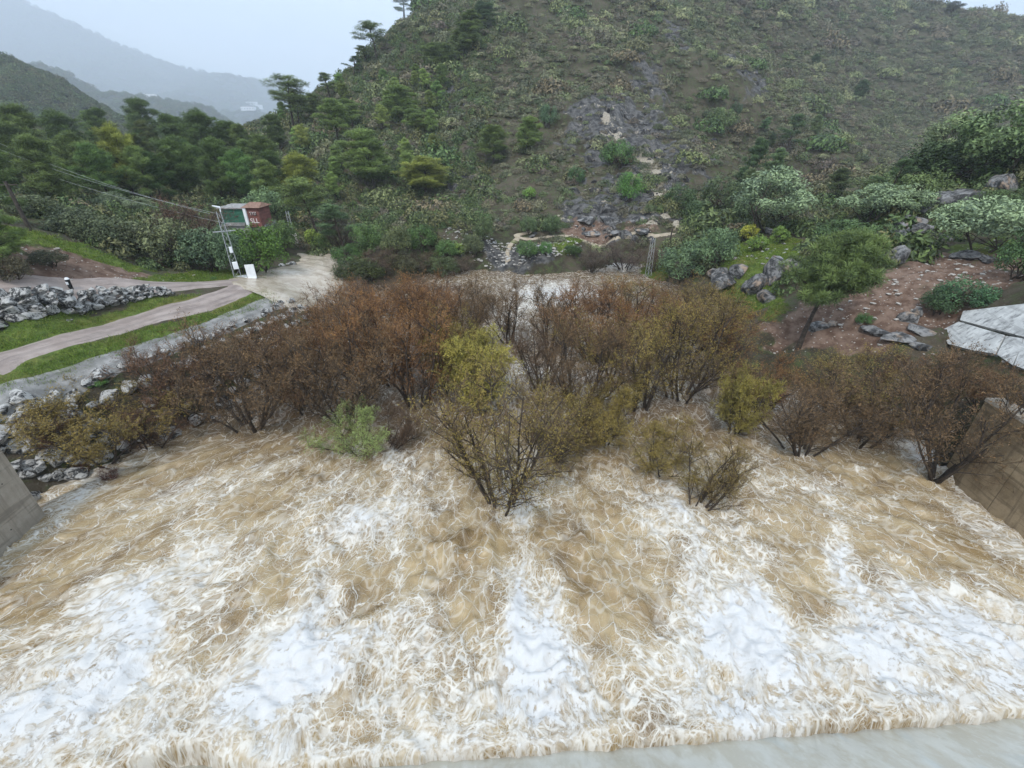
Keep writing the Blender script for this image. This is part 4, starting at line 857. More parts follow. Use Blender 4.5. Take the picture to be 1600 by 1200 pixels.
# ------------------------------------------------------------------ broadleaf trees and named bushes
SG = (.20, .27, .17); DG = (.050, .082, .034); MG = (.065, .110, .035); LG = (.13, .21, .05); GG = (.085, .110, .070); YL = (.28, .29, .05)
BUSH = [
 (575, 440, 398, 70, 'bush1', (.06, .075, .03), 'bush', 'olive bush crowding the far bank right of the ford', 'bush'),
 (630, 432, 395, 60, 'bush0', (.07, .07, .035), 'bush', 'brownish green bush at the water edge under the slope', 'bush'),
 (690, 430, 398, 60, 'bush2', (.06, .08, .035), 'bush', 'green bush at the water edge left of the gravel bar', 'bush'),
 (895, 398, 380, 34, 'bush1', (.05, .09, .03), 'bush', 'low green bush on the grass right of the gravel bar', 'bush'),
 (545, 440, 405, 50, 'bush2', (.05, .065, .03), 'bush', 'dark bush at the right tip of the muddy ford', 'bush'),
 (1195, 362, 262, 120, 'tree0', SG, 'broadleaf_tree', 'round pale-leaved carob with a dark trunk on the right terrace', 'tree'),
 (1528, 398, 300, 170, 'carob', SG, 'broadleaf_tree', 'spreading grey-green tree with a curved trunk at the right edge', 'tree'),
 (1545, 290, 140, 150, 'tree1', (0.128, 0.188, 0.090), 'broadleaf_tree', 'tall leafy tree at the upper right above the rocks', 'tree'),
 (1470, 262, 178, 90, 'tree0', (0.195, 0.247, 0.135), 'broadleaf_tree', 'pale-topped tree with dark twisted limbs on the right crest', 'tree'),
 (1590, 280, 150, 90, 'tree1', (0.105, 0.165, 0.075), 'broadleaf_tree', 'dark leafy tree cut by the right edge above the carob', 'tree'),
 (1500, 290, 210, 140, 'bush0', DG, 'bush', 'wide dark thicket on the crest at the right', 'bush'),
 (1450, 295, 215, 100, 'bush1', DG, 'bush', 'dark rounded thicket at the left end of the right crest', 'bush'),
 (1400, 345, 285, 90, 'tree1', SG, 'broadleaf_tree', 'pale oleander clump below the dark thicket', 'tree'),
 (1350, 350, 285, 90, 'tree0', SG, 'broadleaf_tree', 'pale oleander clump left of its twin on the right bank', 'tree'),
 (1430, 325, 262, 80, 'bush2', (0.112, 0.158, 0.068), 'bush', 'olive-green bush between the pale oleanders and the thicket', 'bush'),
 (1380, 305, 268, 70, 'bush0', (0.112, 0.165, 0.068), 'bush', 'mid-green bush rising behind the pale oleanders', 'bush'),
 (1310, 382, 340, 90, 'bush1', (0.075, 0.128, 0.053), 'bush', 'green bush behind the crown of the big round pine', 'bush'),
 (1360, 400, 345, 70, 'bush2', (0.075, 0.123, 0.053), 'bush', 'dark green bush just above the upright grey rocks', 'bush'),
 (1260, 362, 312, 50, 'dead0', None, 'bare_tree', 'small bare-branched tree between the carob and the oleanders', 'tree'),
 (1500, 480, 432, 80, 'bush0', (0.068, 0.143, 0.075), 'bush', 'dark blue-green bush directly above the white concrete slabs', 'bush'),
 (1465, 490, 448, 60, 'bush1', (0.060, 0.105, 0.053), 'bush', 'dark shrub at the left corner of the white slabs', 'bush'),
 (1350, 506, 488, 30, 'bush2', (0.060, 0.128, 0.045), 'bush', 'small compact green shrub on the bare scree', 'bush'),
 (1590, 440, 350, 90, 'bush1', (0.060, 0.112, 0.045), 'bush', 'dark bush at the right edge below the spreading tree', 'bush'),
 (1560, 330, 290, 80, 'bush2', (0.068, 0.105, 0.045), 'bush', 'dark bush under the tall trees at the right edge', 'bush'),
 (1068, 438, 378, 90, 'bush0', (0.112, 0.173, 0.098), 'bush', 'large grey-green bush beside the far lattice mast', 'bush'),
 (1110, 420, 352, 80, 'bush1', (0.105, 0.165, 0.090), 'bush', 'grey-green bush right behind the large one on the right bank', 'bush'),
 (1165, 378, 348, 34, 'yellow', YL, 'bush', 'yellow-green bush at the foot of the carob trunk', 'bush'),
 (1185, 392, 365, 40, 'yellow', LG, 'bush', 'bright green low bush among white stones', 'bush'),
 (1215, 380, 350, 34, 'yellow', LG, 'bush', 'light green bush right of the carob trunk', 'bush'),
 (982, 318, 265, 46, 'bush1', (0.090, 0.195, 0.053), 'bush', 'bright round green tree in the middle of the rocky slope', 'bush'),
 (965, 262, 215, 60, 'bush2', (0.075, 0.143, 0.053), 'bush', 'dark green bush above the bright round one on the rocks', 'bush'),
 (900, 288, 258, 32, 'bush0', (0.075, 0.143, 0.068), 'bush', 'dark bush left of the rock face', 'bush'),
 (856, 200, 160, 34, 'bush1', (0.083, 0.143, 0.083), 'bush', 'upright dark green bush in the middle of the slope', 'bush'),
 (828, 312, 290, 26, 'yellow', (0.165, 0.285, 0.075), 'bush', 'vivid small green bush on the lower slope', 'bush'),
 (825, 365, 335, 34, 'bush2', (0.090, 0.135, 0.068), 'bush', 'dark round bush standing on the path left of the rock shelf', 'bush'),
 (862, 366, 333, 38, 'bush0', (0.083, 0.128, 0.060), 'bush', 'second dark round bush by the path touching the first', 'bush'),
 (824, 404, 372, 40, 'bush1', (0.090, 0.165, 0.060), 'bush', 'green bush below the footpath fork', 'bush'),
 (852, 398, 375, 26, 'bush2', (0.075, 0.165, 0.053), 'bush', 'small green bush right of the footpath fork', 'bush'),
 (757, 375, 335, 40, 'bush0', (0.090, 0.128, 0.060), 'bush', 'dark bush left of the footpath fork', 'bush'),
 (740, 400, 362, 40, 'bush1', (0.112, 0.135, 0.075), 'bush', 'dull green bush below the path on the left', 'bush'),
 (700, 400, 372, 46, 'bush2', (0.083, 0.150, 0.053), 'bush', 'green bush at the foot of the slope left of the gravel', 'bush'),
 (715, 395, 378, 30, 'yellow', (0.195, 0.285, 0.060), 'bush', 'light green bush in front of the dull ones', 'bush'),
 (660, 392, 350, 50, 'bush0', (0.075, 0.135, 0.045), 'bush', 'dark green bush right of the bare snag tree', 'bush'),
 (620, 400, 350, 56, 'bush1', (0.105, 0.128, 0.060), 'bush', 'olive bush on the far left bank of the river', 'bush'),
 (575, 400, 345, 56, 'bush2', (0.075, 0.128, 0.045), 'bush', 'green bush right beside the ford', 'bush'),
 (545, 415, 380, 50, 'bush0', (0.068, 0.128, 0.042), 'bush', 'dense bush overhanging the right side of the ford', 'bush'),
 (505, 392, 362, 40, 'bush1', (0.075, 0.128, 0.045), 'bush', 'dark bush above the muddy ford', 'bush'),
 (490, 388, 355, 30, 'yellow', (0.210, 0.285, 0.060), 'bush', 'light green sprig bush at the top of the ford', 'bush'),
 (1015, 335, 317, 22, 'bush2', (0.090, 0.128, 0.068), 'bush', 'small round bush on the pale scree right of the rock shelf', 'bush'),
 (1060, 330, 285, 50, 'bush0', (0.068, 0.112, 0.053), 'bush', 'dark bush at the right foot of the rock face', 'bush'),
 (1090, 350, 310, 50, 'bush1', (0.075, 0.120, 0.060), 'bush', 'dark bush by the end of the footpath', 'bush'),
 (1285, 238, 205, 36, 'bush2', (0.090, 0.135, 0.083), 'bush', 'round bush on the far slope above the oleanders', 'bush'),
 (1148, 182, 158, 20, 'bush0', (0.068, 0.112, 0.068), 'bush', 'lone dark bush beside the outcrop on the far slope', 'bush'),
 (1125, 205, 165, 50, 'bush1', (0.120, 0.173, 0.075), 'bush', 'yellowish-green bush on the slope right of the rock face', 'bush'),
 (1170, 345, 300, 60, 'bush2', (0.090, 0.135, 0.075), 'bush', 'dull bush left of the carob crown', 'bush'),
 (1120, 330, 270, 60, 'bush0', (0.090, 0.128, 0.068), 'bush', 'dark bush rising left of the carob', 'bush'),
 (408, 428, 346, 95, 'bush2', (0.068, 0.128, 0.027), 'bush', 'dense dark green bush behind the white panel', 'bush'),
 (330, 424, 349, 90, 'bush1', (0.098, 0.150, 0.090), 'bush', 'grey-green oleander thicket behind the lattice mast', 'bush'),
 (375, 428, 347, 70, 'bush2', (0.090, 0.143, 0.083), 'bush', 'oleander thicket at the foot of the lattice mast', 'bush'),
 (275, 412, 335, 90, 'bush0', (0.143, 0.165, 0.090), 'bush', 'tall olive-grey bush left of the lattice mast', 'bush'),
 (215, 395, 340, 90, 'bush1', (0.112, 0.128, 0.075), 'bush', 'dull olive thicket above the earth bank', 'bush'),
 (165, 385, 330, 90, 'bush2', (0.083, 0.105, 0.060), 'bush', 'dark thicket on top of the mound', 'bush'),
 (120, 365, 320, 80, 'bush0', (0.090, 0.112, 0.068), 'bush', 'low dark thicket at the upper left of the mound', 'bush'),
 (60, 340, 300, 90, 'bush1', (0.090, 0.112, 0.060), 'bush', 'scrubby bush behind the leaning pole', 'bush'),
 (180, 330, 298, 50, 'tree0', (0.165, 0.210, 0.135), 'bush', 'pale oleander behind the thicket in front of the wood', 'bush'),
 (222, 335, 305, 44, 'tree1', (0.165, 0.210, 0.135), 'bush', 'pale oleander under the slanting pine trunk', 'bush'),
 (370, 310, 255, 70, 'tree0', (0.150, 0.210, 0.090), 'broadleaf_tree', 'pale broad tree rising behind the green building', 'tree'),
 (420, 350, 290, 60, 'tree1', (0.150, 0.225, 0.120), 'broadleaf_tree', 'pale leafy tree right of the red brick end wall', 'tree'),
 (445, 395, 340, 60, 'bush0', (0.083, 0.135, 0.045), 'bush', 'green bush left of the transformer mast', 'bush'),
 (80, 415, 385, 60, 'bush1', (0.075, 0.083, 0.053), 'bush', 'dark overhanging bush on the face of the earth bank', 'bush'),
 (990 + 45, 300, 285, 1, 'yellow', LG, 'bush', 'speck of green bush on the pale scree', 'bush'),
 (22, 440, 395, 60, 'bush2', (0.075, 0.068, 0.045), 'bush', 'brown-green scrub at the left end of the earth bank', 'bush'),
 (155, 600, 592, 36, 'yellow', (0.075, 0.150, 0.045), 'bush', 'small green plant at the edge of the track', 'bush'),
 (335, 436, 430, 12, 'yellow', (0.075, 0.150, 0.045), 'bush', 'small green tuft on the grass left of the lattice mast', 'bush'),
]
for i, (x, y, top, wpx, sh, c, nm, lab, cat) in enumerate(BUSH):
    if wpx < 3: continue
    p = hit(x, y, 600); h, wd = dims(p, x, top, wpx)
    cw_, hh = {'b': (3.5, 2.6), 't': (5.6, 5.6), 'c': (7.2, 4.8), 'y': (2.1, 1.6), 'd': (4, 5)}[sh[0]]
    place(sh, nm, p - np.array([0, 0, .1]), (i * 2.1) % 6.28, (wd / cw_, wd / cw_, h / hh), c, label=lab, cat=cat)
# ------------------------------------------------------------------ dead limbs
for x, y, top, wpx, lab in [(1470, 225, 170, 60, 'leafless dead tree on the right crest against the far slope'), (540, 395, 300, 50, 'bare grey snag with white branches right of the ford'), (1418, 345, 300, 30, 'short dead snag between the oleanders and the rocks')]:
    p = hit(x, y); h, wd = dims(p, x, top, wpx); place('dead1', 'dead_tree', p, 1.1, (wd / 4, wd / 4, h / 5.5), label=lab, cat='tree')
# ------------------------------------------------------------------ hillside scrub
def slope_ok(x, y, dens_seed): return fbm(x * .06, y * .06, 3, dens_seed)
def cover(xr, yr, n, seed):
    r = np.random.default_rng(seed); x = r.uniform(*xr, n); y = r.uniform(*yr, n); return x, y, r
x, y, r_ = cover((-120, 420), (58, 430), 170000, 11)
z = hz(x, y); G_rock = hz(x, y, rock); G_ea = hz(x, y, earth); G_gr = hz(x, y, grass)
dep = y * math.cos(PITCH) + (CAMH - z) * math.sin(PITCH); sx = 800 + F * x / dep; inn = (sx > -250) & (sx < 1850)
clump = fbm(x * .05, y * .05, 4, 55); keep = inn & (r_.uniform(0, 1, len(x)) < np.clip(.62 + .8 * clump, .15, 1)) & (r_.uniform(0, 1, len(x)) > .62 * (G_rock > .35)) & (G_ea < .3) & (G_gr < .3)
keep &= ~((y < 62) & (x > -16) & (x < 16)) & (r_.uniform(0, 1, len(x)) < np.clip(1.25 - y / 600, .4, 1)) & (dist_line(x, y, hitpoly([(830, 362), (800, 368), (850, 371), (900, 371.5), (960, 372), (1020, 371), (1045, 366)])) > 1.1) & ~((x > -20) & (x < 0) & (y < 66))
x, y, z = x[keep], y[keep], z[keep]; n = len(x); s = r_.lognormal(0, .45, n) * np.clip(.55 + y / 330, .65, 1.6) * .80; s *= 1 + .9 * (r_.uniform(0, 1, n) > .95)
order = np.argsort(-(s / np.maximum(y, 60))); pick = order[:240]; rest = order[240:]
SM = [scrub_mesh('low_scrub%d' % k, 400 + k, M_scrub, 300, .135, [.85, .65, 1.0][k]) for k in range(3)]
SMO = [scrub_mesh('scrub_bush%d' % k, 410 + k, M_leaf, 560, .10, [.85, 1.0, .7][k]) for k in range(3)]
COLS = [(.085, .115, .052), (.125, .13, .072), (.14, .118, .082), (.075, .125, .050), (.13, .155, .075)]
NM = ['low dark green scrub bush dotted on the hillside', 'dull olive scrub bush dotted on the hillside', 'brownish dry scrub bush dotted on the hillside', 'fresh green scrub bush dotted on the hillside', 'pale olive scrub bush dotted on the hillside']
for q, k in enumerate(pick):
    o = link('scrub_bush', SMO[q % 3], None, (x[k], y[k], z[k] - .1), float(k % 6), float(s[k]) * 1.1); o.color = COLS[q % 5] + (1,)
    tag(o, NM[q % 5], 'bush', NM[q % 5].split(' bush')[0] + ' on the hillside')
rest = np.array(rest); scatter_stuff('hillside_scrub', np.c_[x, y, z - .1][rest], np.c_[0 * x, 0 * x, r_.uniform(0, 6.28, n)][rest], np.c_[s, s, s * r_.uniform(.7, 1.2, n)][rest], SM)
# woodland understorey on the left and right banks
x, y, r_ = cover((-120, -5), (40, 240), 10500, 12); x2, y2, _ = cover((21, 75), (38, 75), 1300, 13); x = np.r_[x, x2]; y = np.r_[y, y2]; z = hz(x, y)
keep = (hz(x, y, grass) < .15) & ((hz(x, y, earth) < .2) | ((x > 0) & (r_.uniform(0, 1, 20000)[:len(x)] < .10))) & (dist_line(x, y, P_road_u) > 3.2) & (dist_line(x, y, P_road_l) > 3.5) & ~((x > -30) & (x < -15) & (y < 62)) & ~((x > -15) & (x < -5) & (y < 58)) & ((y > 47) | (x > 0) | (y > 20 - x * .55)); keep &= z > .4
x, y, z = x[keep], y[keep], z[keep]; n = len(x); s = np.random.default_rng(5).lognormal(0, .35, n) * .85
WM = [scrub_mesh('understorey%d' % k, 420 + k, M_wood, 330, .15, 1.0) for k in range(3)]
scatter_stuff('woodland_undergrowth', np.c_[x, y, z - .1], np.c_[0 * x, 0 * x, np.random.default_rng(6).uniform(0, 6.28, n)], np.c_[s, s, s * 1.1], WM)
# trees on the farther ridges: tree-crown clumps that read as one wood
def ridge_cover(name, RGv, n, s0, seed, m_):
    r = np.random.default_rng(seed); a = r.uniform(0, RGv.shape[0] - 5, n); b = r.uniform(0, RGv.shape[1] - 2, n); i = a.astype(int); j = b.astype(int)
    u, v = (a - i)[:, None], (b - j)[:, None]; P = RGv[i, j] * (1 - u) * (1 - v) + RGv[i + 1, j] * u * (1 - v) + RGv[i, j + 1] * (1 - u) * v + RGv[i + 1, j + 1] * u * v
    s = r.lognormal(0, .3, n) * s0; k = P[:, 2] > -3
    scatter_stuff(name, P[k], np.c_[0 * a, 0 * a, r.uniform(0, 6.28, n)][k], np.c_[s, s, s * 1.1][k], [scrub_mesh(name + '%d' % q, seed + q, m_, 260, .15, 1.0) for q in range(2)])
ridge_cover('slope_woodland', RG_left, 16000, 2.4, 600, M_wood)
ridge_cover('ridge_woodland', RG_mid, 11000, 6.0, 610, M_wood)
ridge_cover('mountain_woodland', RG_far, 14000, 15.0, 620, M_wood)
# ------------------------------------------------------------------ stone shapes
def rock_mesh(name, seed, m_, sub=2, flat=.75, cuts=7):
    import bmesh
    rg = np.random.default_rng(seed); bm = bmesh.new(); bmesh.ops.create_icosphere(bm, subdivisions=sub, radius=1)
    V = np.array([v.co[:] for v in bm.verts]); V *= (1 + .16 * fbm(V[:, 0] * 1.4 + seed, V[:, 1] * 1.4 + V[:, 2], 3, seed))[:, None]
    for _ in range(cuts):
        n = unit(rg.normal(size=3)); d = rg.uniform(.48, .78); s = V @ n; k = s > d; V[k] -= (s[k] - d)[:, None] * n * .99
    V *= [rg.uniform(.85, 1.2), rg.uniform(.8, 1.05), flat * rg.uniform(.85, 1.1)]; V += rg.normal(0, .010, V.shape)
    F_ = np.array([[v.index for v in f.verts] for f in bm.faces]); bm.free()
    return mesh_np(name, V, F_, [m_], False)
def stone_mat(name, pale, dark, lo, hi, sc=1.6, warm=None):
    m, nt, b = mat(name, .85, .3); g = G(nt); p = g.pos(); n = g.noise(p, sc, 6, .72, .6); n2 = g.noise(p, sc * 4, 5, .7)
    c = g.mix(g.ss(g.math('ADD', n, g.math('MULTIPLY', g.math('SUBTRACT', n2, .5), .35)), lo, hi), dark, pale)
    c = g.mix(g.ss(n2, .5, .8, 0, .45), c, tuple(v * .55 for v in pale))
    if warm: c = g.mix(g.ss(g.noise(p, sc * .7, 4, .6), .56, .68, 0, .8), c, warm)
    g.L.new(c, b.inputs['Base Color']); g.L.new(g.bump(g.math('ADD', n, n2), .6, .12), b.inputs['Normal']); return m
M_white_rock = stone_mat('limestone_boulder', (.42, .41, .39), (.028, .028, .028), .42, .55, 2.4, (.36, .33, .28))
M_grey_rock = stone_mat('grey_limestone', (.23, .225, .22), (.036, .036, .037), .42, .62, 1.1, (.34, .25, .18))
M_dark_rock = stone_mat('dark_hill_rock', (.15, .145, .14), (.026, .025, .025), .44, .64, .9, (.38, .32, .24))
M_pale_stone = stone_mat('pale_stone', (.44, .41, .37), (.20, .18, .16), .30, .50, 5)
RW = [rock_mesh('boulder%d' % k, 500 + k, M_white_rock, 3, .78, 16) for k in range(7)]
RGm = [rock_mesh('outcrop%d' % k, 520 + k, M_grey_rock, 3, .8, 14) for k in range(5)]
RD = [rock_mesh('hill_rock%d' % k, 540 + k, M_dark_rock, 2, .9, 12) for k in range(5)]
RS = [rock_mesh('stone%d' % k, 560 + k, M_pale_stone, 1, .6, 5) for k in range(4)]
# upper dry-stone bank of white boulders beside the road
def boulder_row_wall():
    B = hitpoly([(-50, 522), (0, 513), (50, 503), (100, 494), (160, 483), (215, 474), (270, 464)]); e = empty('boulder_wall', B[2], 0, 'retaining bank of stacked black-and-white boulders below the upper road at far left', 'wall')
    seg = np.r_[0, np.cumsum(np.hypot(*np.diff(B[:, :2], axis=0).T))]; Ls = seg[-1]; r = np.random.default_rng(3); nrm = None
    for row in range(8):
        s = .2
        while s < Ls:
            f = s / Ls; Hh = 1.95 * (1 - f) ** .7 + .25; size = (.52 * (1 - f) + .22) * r.uniform(.75, 1.2); zc = row * (.36 * (1 - f) + .17)
            if zc < Hh - .1:
                x = np.interp(s, seg, B[:, 0]); y = np.interp(s, seg, B[:, 1]); back = .42 * zc
                g0 = hz(x, y); o = link('boulder', RW[r.integers(0, 7)], e); o.location = (x - .25 * back - e.location[0], y + back + .25 - e.location[1], g0 + zc + .22 - e.location[2])
                o.rotation_euler = tuple(r.uniform(-.5, .5, 2)) + (r.uniform(0, 6.28),); o.scale = (size * 1.2, size * 1.0, size * .85)
            s += size * 1.5
boulder_row_wall()
# lower riprap between the track and the flood
def riprap():
    T = hitpoly([(-60, 668), (0, 650), (70, 622), (150, 596), (230, 566), (310, 533), (370, 507), (420, 487), (460, 470)]); e = empty('riprap_bank', T[2], 0, 'sloping bank of loose pale boulders between the stony track and the flood water', 'bank')
    r = np.random.default_rng(8); seg = np.r_[0, np.cumsum(np.hypot(*np.diff(T[:, :2], axis=0).T))]; Ls = seg[-1]; n = 0
    for row in range(12):
        s = r.uniform(0, .8)
        while s < Ls:
            f = s / Ls; size = r.uniform(.42, .85) * (1 - .35 * f) * (1.25 if row > 3 else 1); x = np.interp(s, seg, T[:, 0]); y = np.interp(s, seg, T[:, 1]); i = min(np.searchsorted(seg, s), len(T) - 1); i = max(i, 1)
            d = unit((T[i] - T[i - 1])[:2]); off = row * .95 + r.uniform(-.15, .15); x += d[1] * off; y += -d[0] * off; z = hz(x, y)
            if z > -.5 and x < -15.5 and (row < 7 or f < .45) and r.uniform() > .07:
                o = link('boulder', RW[r.integers(0, 7)], e); o.location = (x - e.location[0], y - e.location[1], max(z, -.1) + size * .18 - e.location[2]); o.rotation_euler = tuple(r.uniform(-.5, .5, 2)) + (r.uniform(0, 6.28),); o.scale = (size, size * .9, size * .8); n += 1
            s += size * 1.6
    poly = hitpoly([(-40, 640), (0, 640), (120, 640), (200, 680), (140, 720), (80, 765), (30, 740), (-60, 700)]); lo, hi = poly.min(0), poly.max(0); k = 0
    while k < 95:
        x, y = r.uniform(lo[0], hi[0]), r.uniform(lo[1], hi[1])
        if inpoly(np.array([x]), np.array([y]), poly)[0]:
            s = r.uniform(.28, .6); o = link('boulder', RW[r.integers(0, 7)], e); o.location = (x - e.location[0], y - e.location[1], max(float(hz(x, y)), -.15) + s * .1 - e.location[2]); o.rotation_euler = tuple(r.uniform(-.5, .5, 2)) + (r.uniform(0, 6.28),); o.scale = (s, s * .9, s * .8); k += 1
    return n
riprap()
# rocks that stand out one by one on the right bank
OUT = [(1238, 425, 60, 38, 'upright grey rock above the red cave hollow'), (1205, 430, 60, 60, 'tall grey rock left of the big round pine'), (1178, 455, 46, 40, 'black-streaked rock at the foot of the tall grey one'), (1130, 440, 56, 30, 'rounded grey rock above the thicket on the right bank'), (1152, 425, 40, 24, 'smaller grey rock right behind the rounded one'), (1112, 432, 30, 20, 'low grey rock by the grey-green bush'),
       (1195, 468, 50, 26, 'dark overhanging rock slab over the hollow'), (1395, 415, 44, 44, 'smooth grey rock face below the upright slabs'), (1400, 385, 40, 56, 'upright slabby grey rock with dark cracks'), (1428, 375, 44, 50, 'tilted grey slab right of the cracked one'), (1445, 395, 40, 26, 'low grey rock at the head of the scree'), (1425, 350, 46, 26, 'blocky dark rock on top of the slabs'), (1405, 358, 30, 20, 'dark block left of the blocky top rock'),
       (1470, 375, 44, 18, 'flat layered rock at the foot of the slope'), (1500, 318, 110, 40, 'long dark slanting rock ledge under the tall trees'), (1560, 300, 80, 40, 'upper part of the dark ledge near the right edge'), (1460, 335, 50, 22, 'dark ledge left of the long slanting one'), (1510, 403, 50, 16, 'flat rock under the curved trunk'), (1540, 405, 40, 12, 'thin rock slab right of the curved trunk'), (1415, 500, 36, 24, 'brown-grey rock left of the white slabs'), (1432, 492, 30, 18, 'smaller rock against the brown-grey one'),
       (1375, 522, 56, 14, 'flat pale rock at the lower edge of the scree'), (1405, 530, 60, 12, 'long pale rock lying along the scree foot'), (1440, 518, 50, 12, 'pale slab rock below the brown-grey rock'), (1280, 512, 44, 16, 'flattish rock behind the pine trunk'), (1300, 508, 26, 10, 'small pale stone right of the flat one'), (1440, 545, 34, 18, 'pale rock just above the willows by the slabs'), (1170, 372, 40, 14, 'reddish low rock by the carob trunk'), (1205, 365, 26, 14, 'rust-coloured stone right of the carob trunk'), (1360, 515, 26, 12, 'pale stone between scree and flat rock')]
for i, (x, y, wpx, hpx, lab) in enumerate(OUT):
    p = hit(x, y); k = depth(p) / F; o = link('rock', RGm[i % 5], None, p + np.array([0, 0, .12 * hpx * k]), i * 1.3, (wpx * k * .50, wpx * k * .42, hpx * k * .78)); tag(o, lab, 'rock')
r = np.random.default_rng(17)
def stones(region, n, smin, smax, label, group, shapes, nm='stone'):
    poly = hitpoly(region); lo, hi = poly.min(0), poly.max(0); k = 0; c = 0
    while k < n and c < 9000:
        c += 1; x, y = r.uniform(lo[0], hi[0]), r.uniform(lo[1], hi[1])
        if not inpoly(np.array([x]), np.array([y]), poly)[0]: continue
        s = r.uniform(smin, smax); o = link(nm, shapes[r.integers(0, len(shapes))], None, (x, y, hz(x, y) + s * .15), r.uniform(0, 6.28), (s, s * .8, s * r.uniform(.5, .8))); tag(o, label, 'stone', group); k += 1
stones([(1140, 415), (1160, 385), (1230, 372), (1255, 400), (1220, 425)], 34, .14, .34, 'small white stone among the bright green weeds on the right terrace', 'white stones in the green weeds', RW)
stones([(1280, 500), (1330, 470), (1400, 440), (1480, 395), (1540, 410), (1450, 480), (1380, 530)], 60, .10, .28, 'pale stone lying on the reddish scree of the right bank', 'pale stones on the scree', RS)
stones([(240, 436), (330, 424), (360, 432), (300, 442), (240, 446)], 9, .10, .2, 'little pale stone on the grass below the earth bank', 'pale stones on the left grass', RS)
for x, y, s, lab in [(107, 501, .3, 'lone white stone on the grass in front of the boulder bank'), (440, 415, .5, 'white stone at the edge of the ford under the dark bush'), (456, 413, .7, 'grey stone in the ford beside the little island'), (535, 428, .6, 'dark stone with driftwood at the right end of the ford'), (775, 345, .6, 'white-and-black boulder beside the path fork')]:
    p = hit(x, y); tag(link('stone', RW[2] if s < .5 else RW[4], None, p, x, (s, s * .8, s * .7)), lab, 'stone')
# broken rock faces on the hill: separate crags
CR = [(960, 330, 60, 12), (1000, 300, 70, 22), (1040, 260, 60, 30), (930, 262, 60, 14), (960, 190, 90, 26), (1015, 200, 60, 18), (925, 340, 60, 10), (990, 352, 60, 8), (1045, 330, 30, 8), (915, 295, 26, 5), (720, 292, 36, 9), (640, 240, 50, 8), (735, 165, 30, 5), (1060, 62, 26, 5), (1165, 115, 50, 10), (935, 140, 60, 8), (1010, 150, 40, 6), (815, 400, 50, 10)]
CW = ['low on the rock face just above the stone shelf', 'in the middle of the rock face left of the bright green bush', 'on the right side of the main rock face', 'on the left side of the main rock face', 'on the upper part of the main rock face', 'high on the right of the main rock face', 'low on the slope left of the stone shelf', 'right behind the stone shelf', 'in the pale scree right of the shelf', 'beside the lower left bush of the rock face', 'in the small outcrop by the yellow-green pine', 'in the stony patch on the left flank', 'in the little outcrop up on the left flank', 'in the lone outcrop near the top of the hill', 'in the dark outcrop on the far right slope', 'at the very top of the rock face', 'scattered above the rock face', 'on the gravel flat at the river head']
cc = 0
for (cx, cy, rad, n), cwh in zip(CR, CW):
    for q in range(n):
        x, y = cx + r.normal(0, rad * .42), cy + r.normal(0, rad * .38); p = hit(x, y)
        if p[1] < 60 or (600 < y): continue
        k = depth(p) / F; s = r.lognormal(0, .45) * 5.5 * k; o = link('crag', RD[r.integers(0, 5)], None, p - np.array([0, 0, s * .15]), r.uniform(0, 6.28), (s * 1.1, s * .8, s * r.uniform(.7, 1.3))); cc += 1
        o.rotation_euler = (r.uniform(-.3, .3), r.uniform(-.3, .3), r.uniform(0, 6.28))
        tag(o, 'dark limestone crag ' + cwh, 'rock', 'crags ' + cwh)
# rock shelf over the footpath
for i, (x, y, wpx, hpx, lab) in enumerate([(925, 366, 44, 9, 'pale flat ledge right above the footpath, left end'), (965, 364, 46, 10, 'pale flat ledge right above the footpath, middle'), (1005, 362, 44, 10, 'brownish ledge above the footpath, right end'), (915, 345, 40, 16, 'jagged grey ledge above the pale flat one'), (955, 345, 44, 14, 'long grey ledge in the middle of the shelf'), (1000, 345, 40, 13, 'grey ledge at the right of the shelf')]):
    p = hit(x, y); k = depth(p) / F; tag(link('rock_ledge', RGm[i % 5], None, p, i * .6, (wpx * k * .6, wpx * k * .35, hpx * k * .8)), lab, 'rock')
# tiny stones nobody would count
def small_stones():
    x, y, rr = cover((-60, 60), (20, 75), 60000, 31); ea = hz(x, y, earth); gr_ = hz(x, y, grass); k = ((ea > .5) & (rr.uniform(0, 1, len(x)) < .35)) | ((gr_ > .5) & (x > 0) & (rr.uniform(0, 1, len(x)) < .06)) | ((x > 22) & (y < 36) & (rr.uniform(0, 1, len(x)) < .10))
    x, y = x[k], y[k]; n = len(x); s = rr.lognormal(0, .5, n) * .055; scatter_stuff('scree_pebbles', np.c_[x, y, hz(x, y) + .01], np.c_[rr.uniform(0, .4, n), 0 * x, rr.uniform(0, 6, n)], np.c_[s, s, s * .8], RS)
    x, y, rr = cover((-30, 30), (54, 64), 3000, 32); k = (np.hypot((x - 0) / 9, (y - 60.5) / 3) < 1) & (hz(x, y) > -.1); x, y = x[k], y[k]; n = len(x); s = rr.lognormal(0, .5, n) * .16
    scatter_stuff('gravel_bar', np.c_[x, y, hz(x, y) + .02], np.c_[0 * x, 0 * x, rr.uniform(0, 6, n)], np.c_[s, s, s * .7], RS + RW[:2])
small_stones()
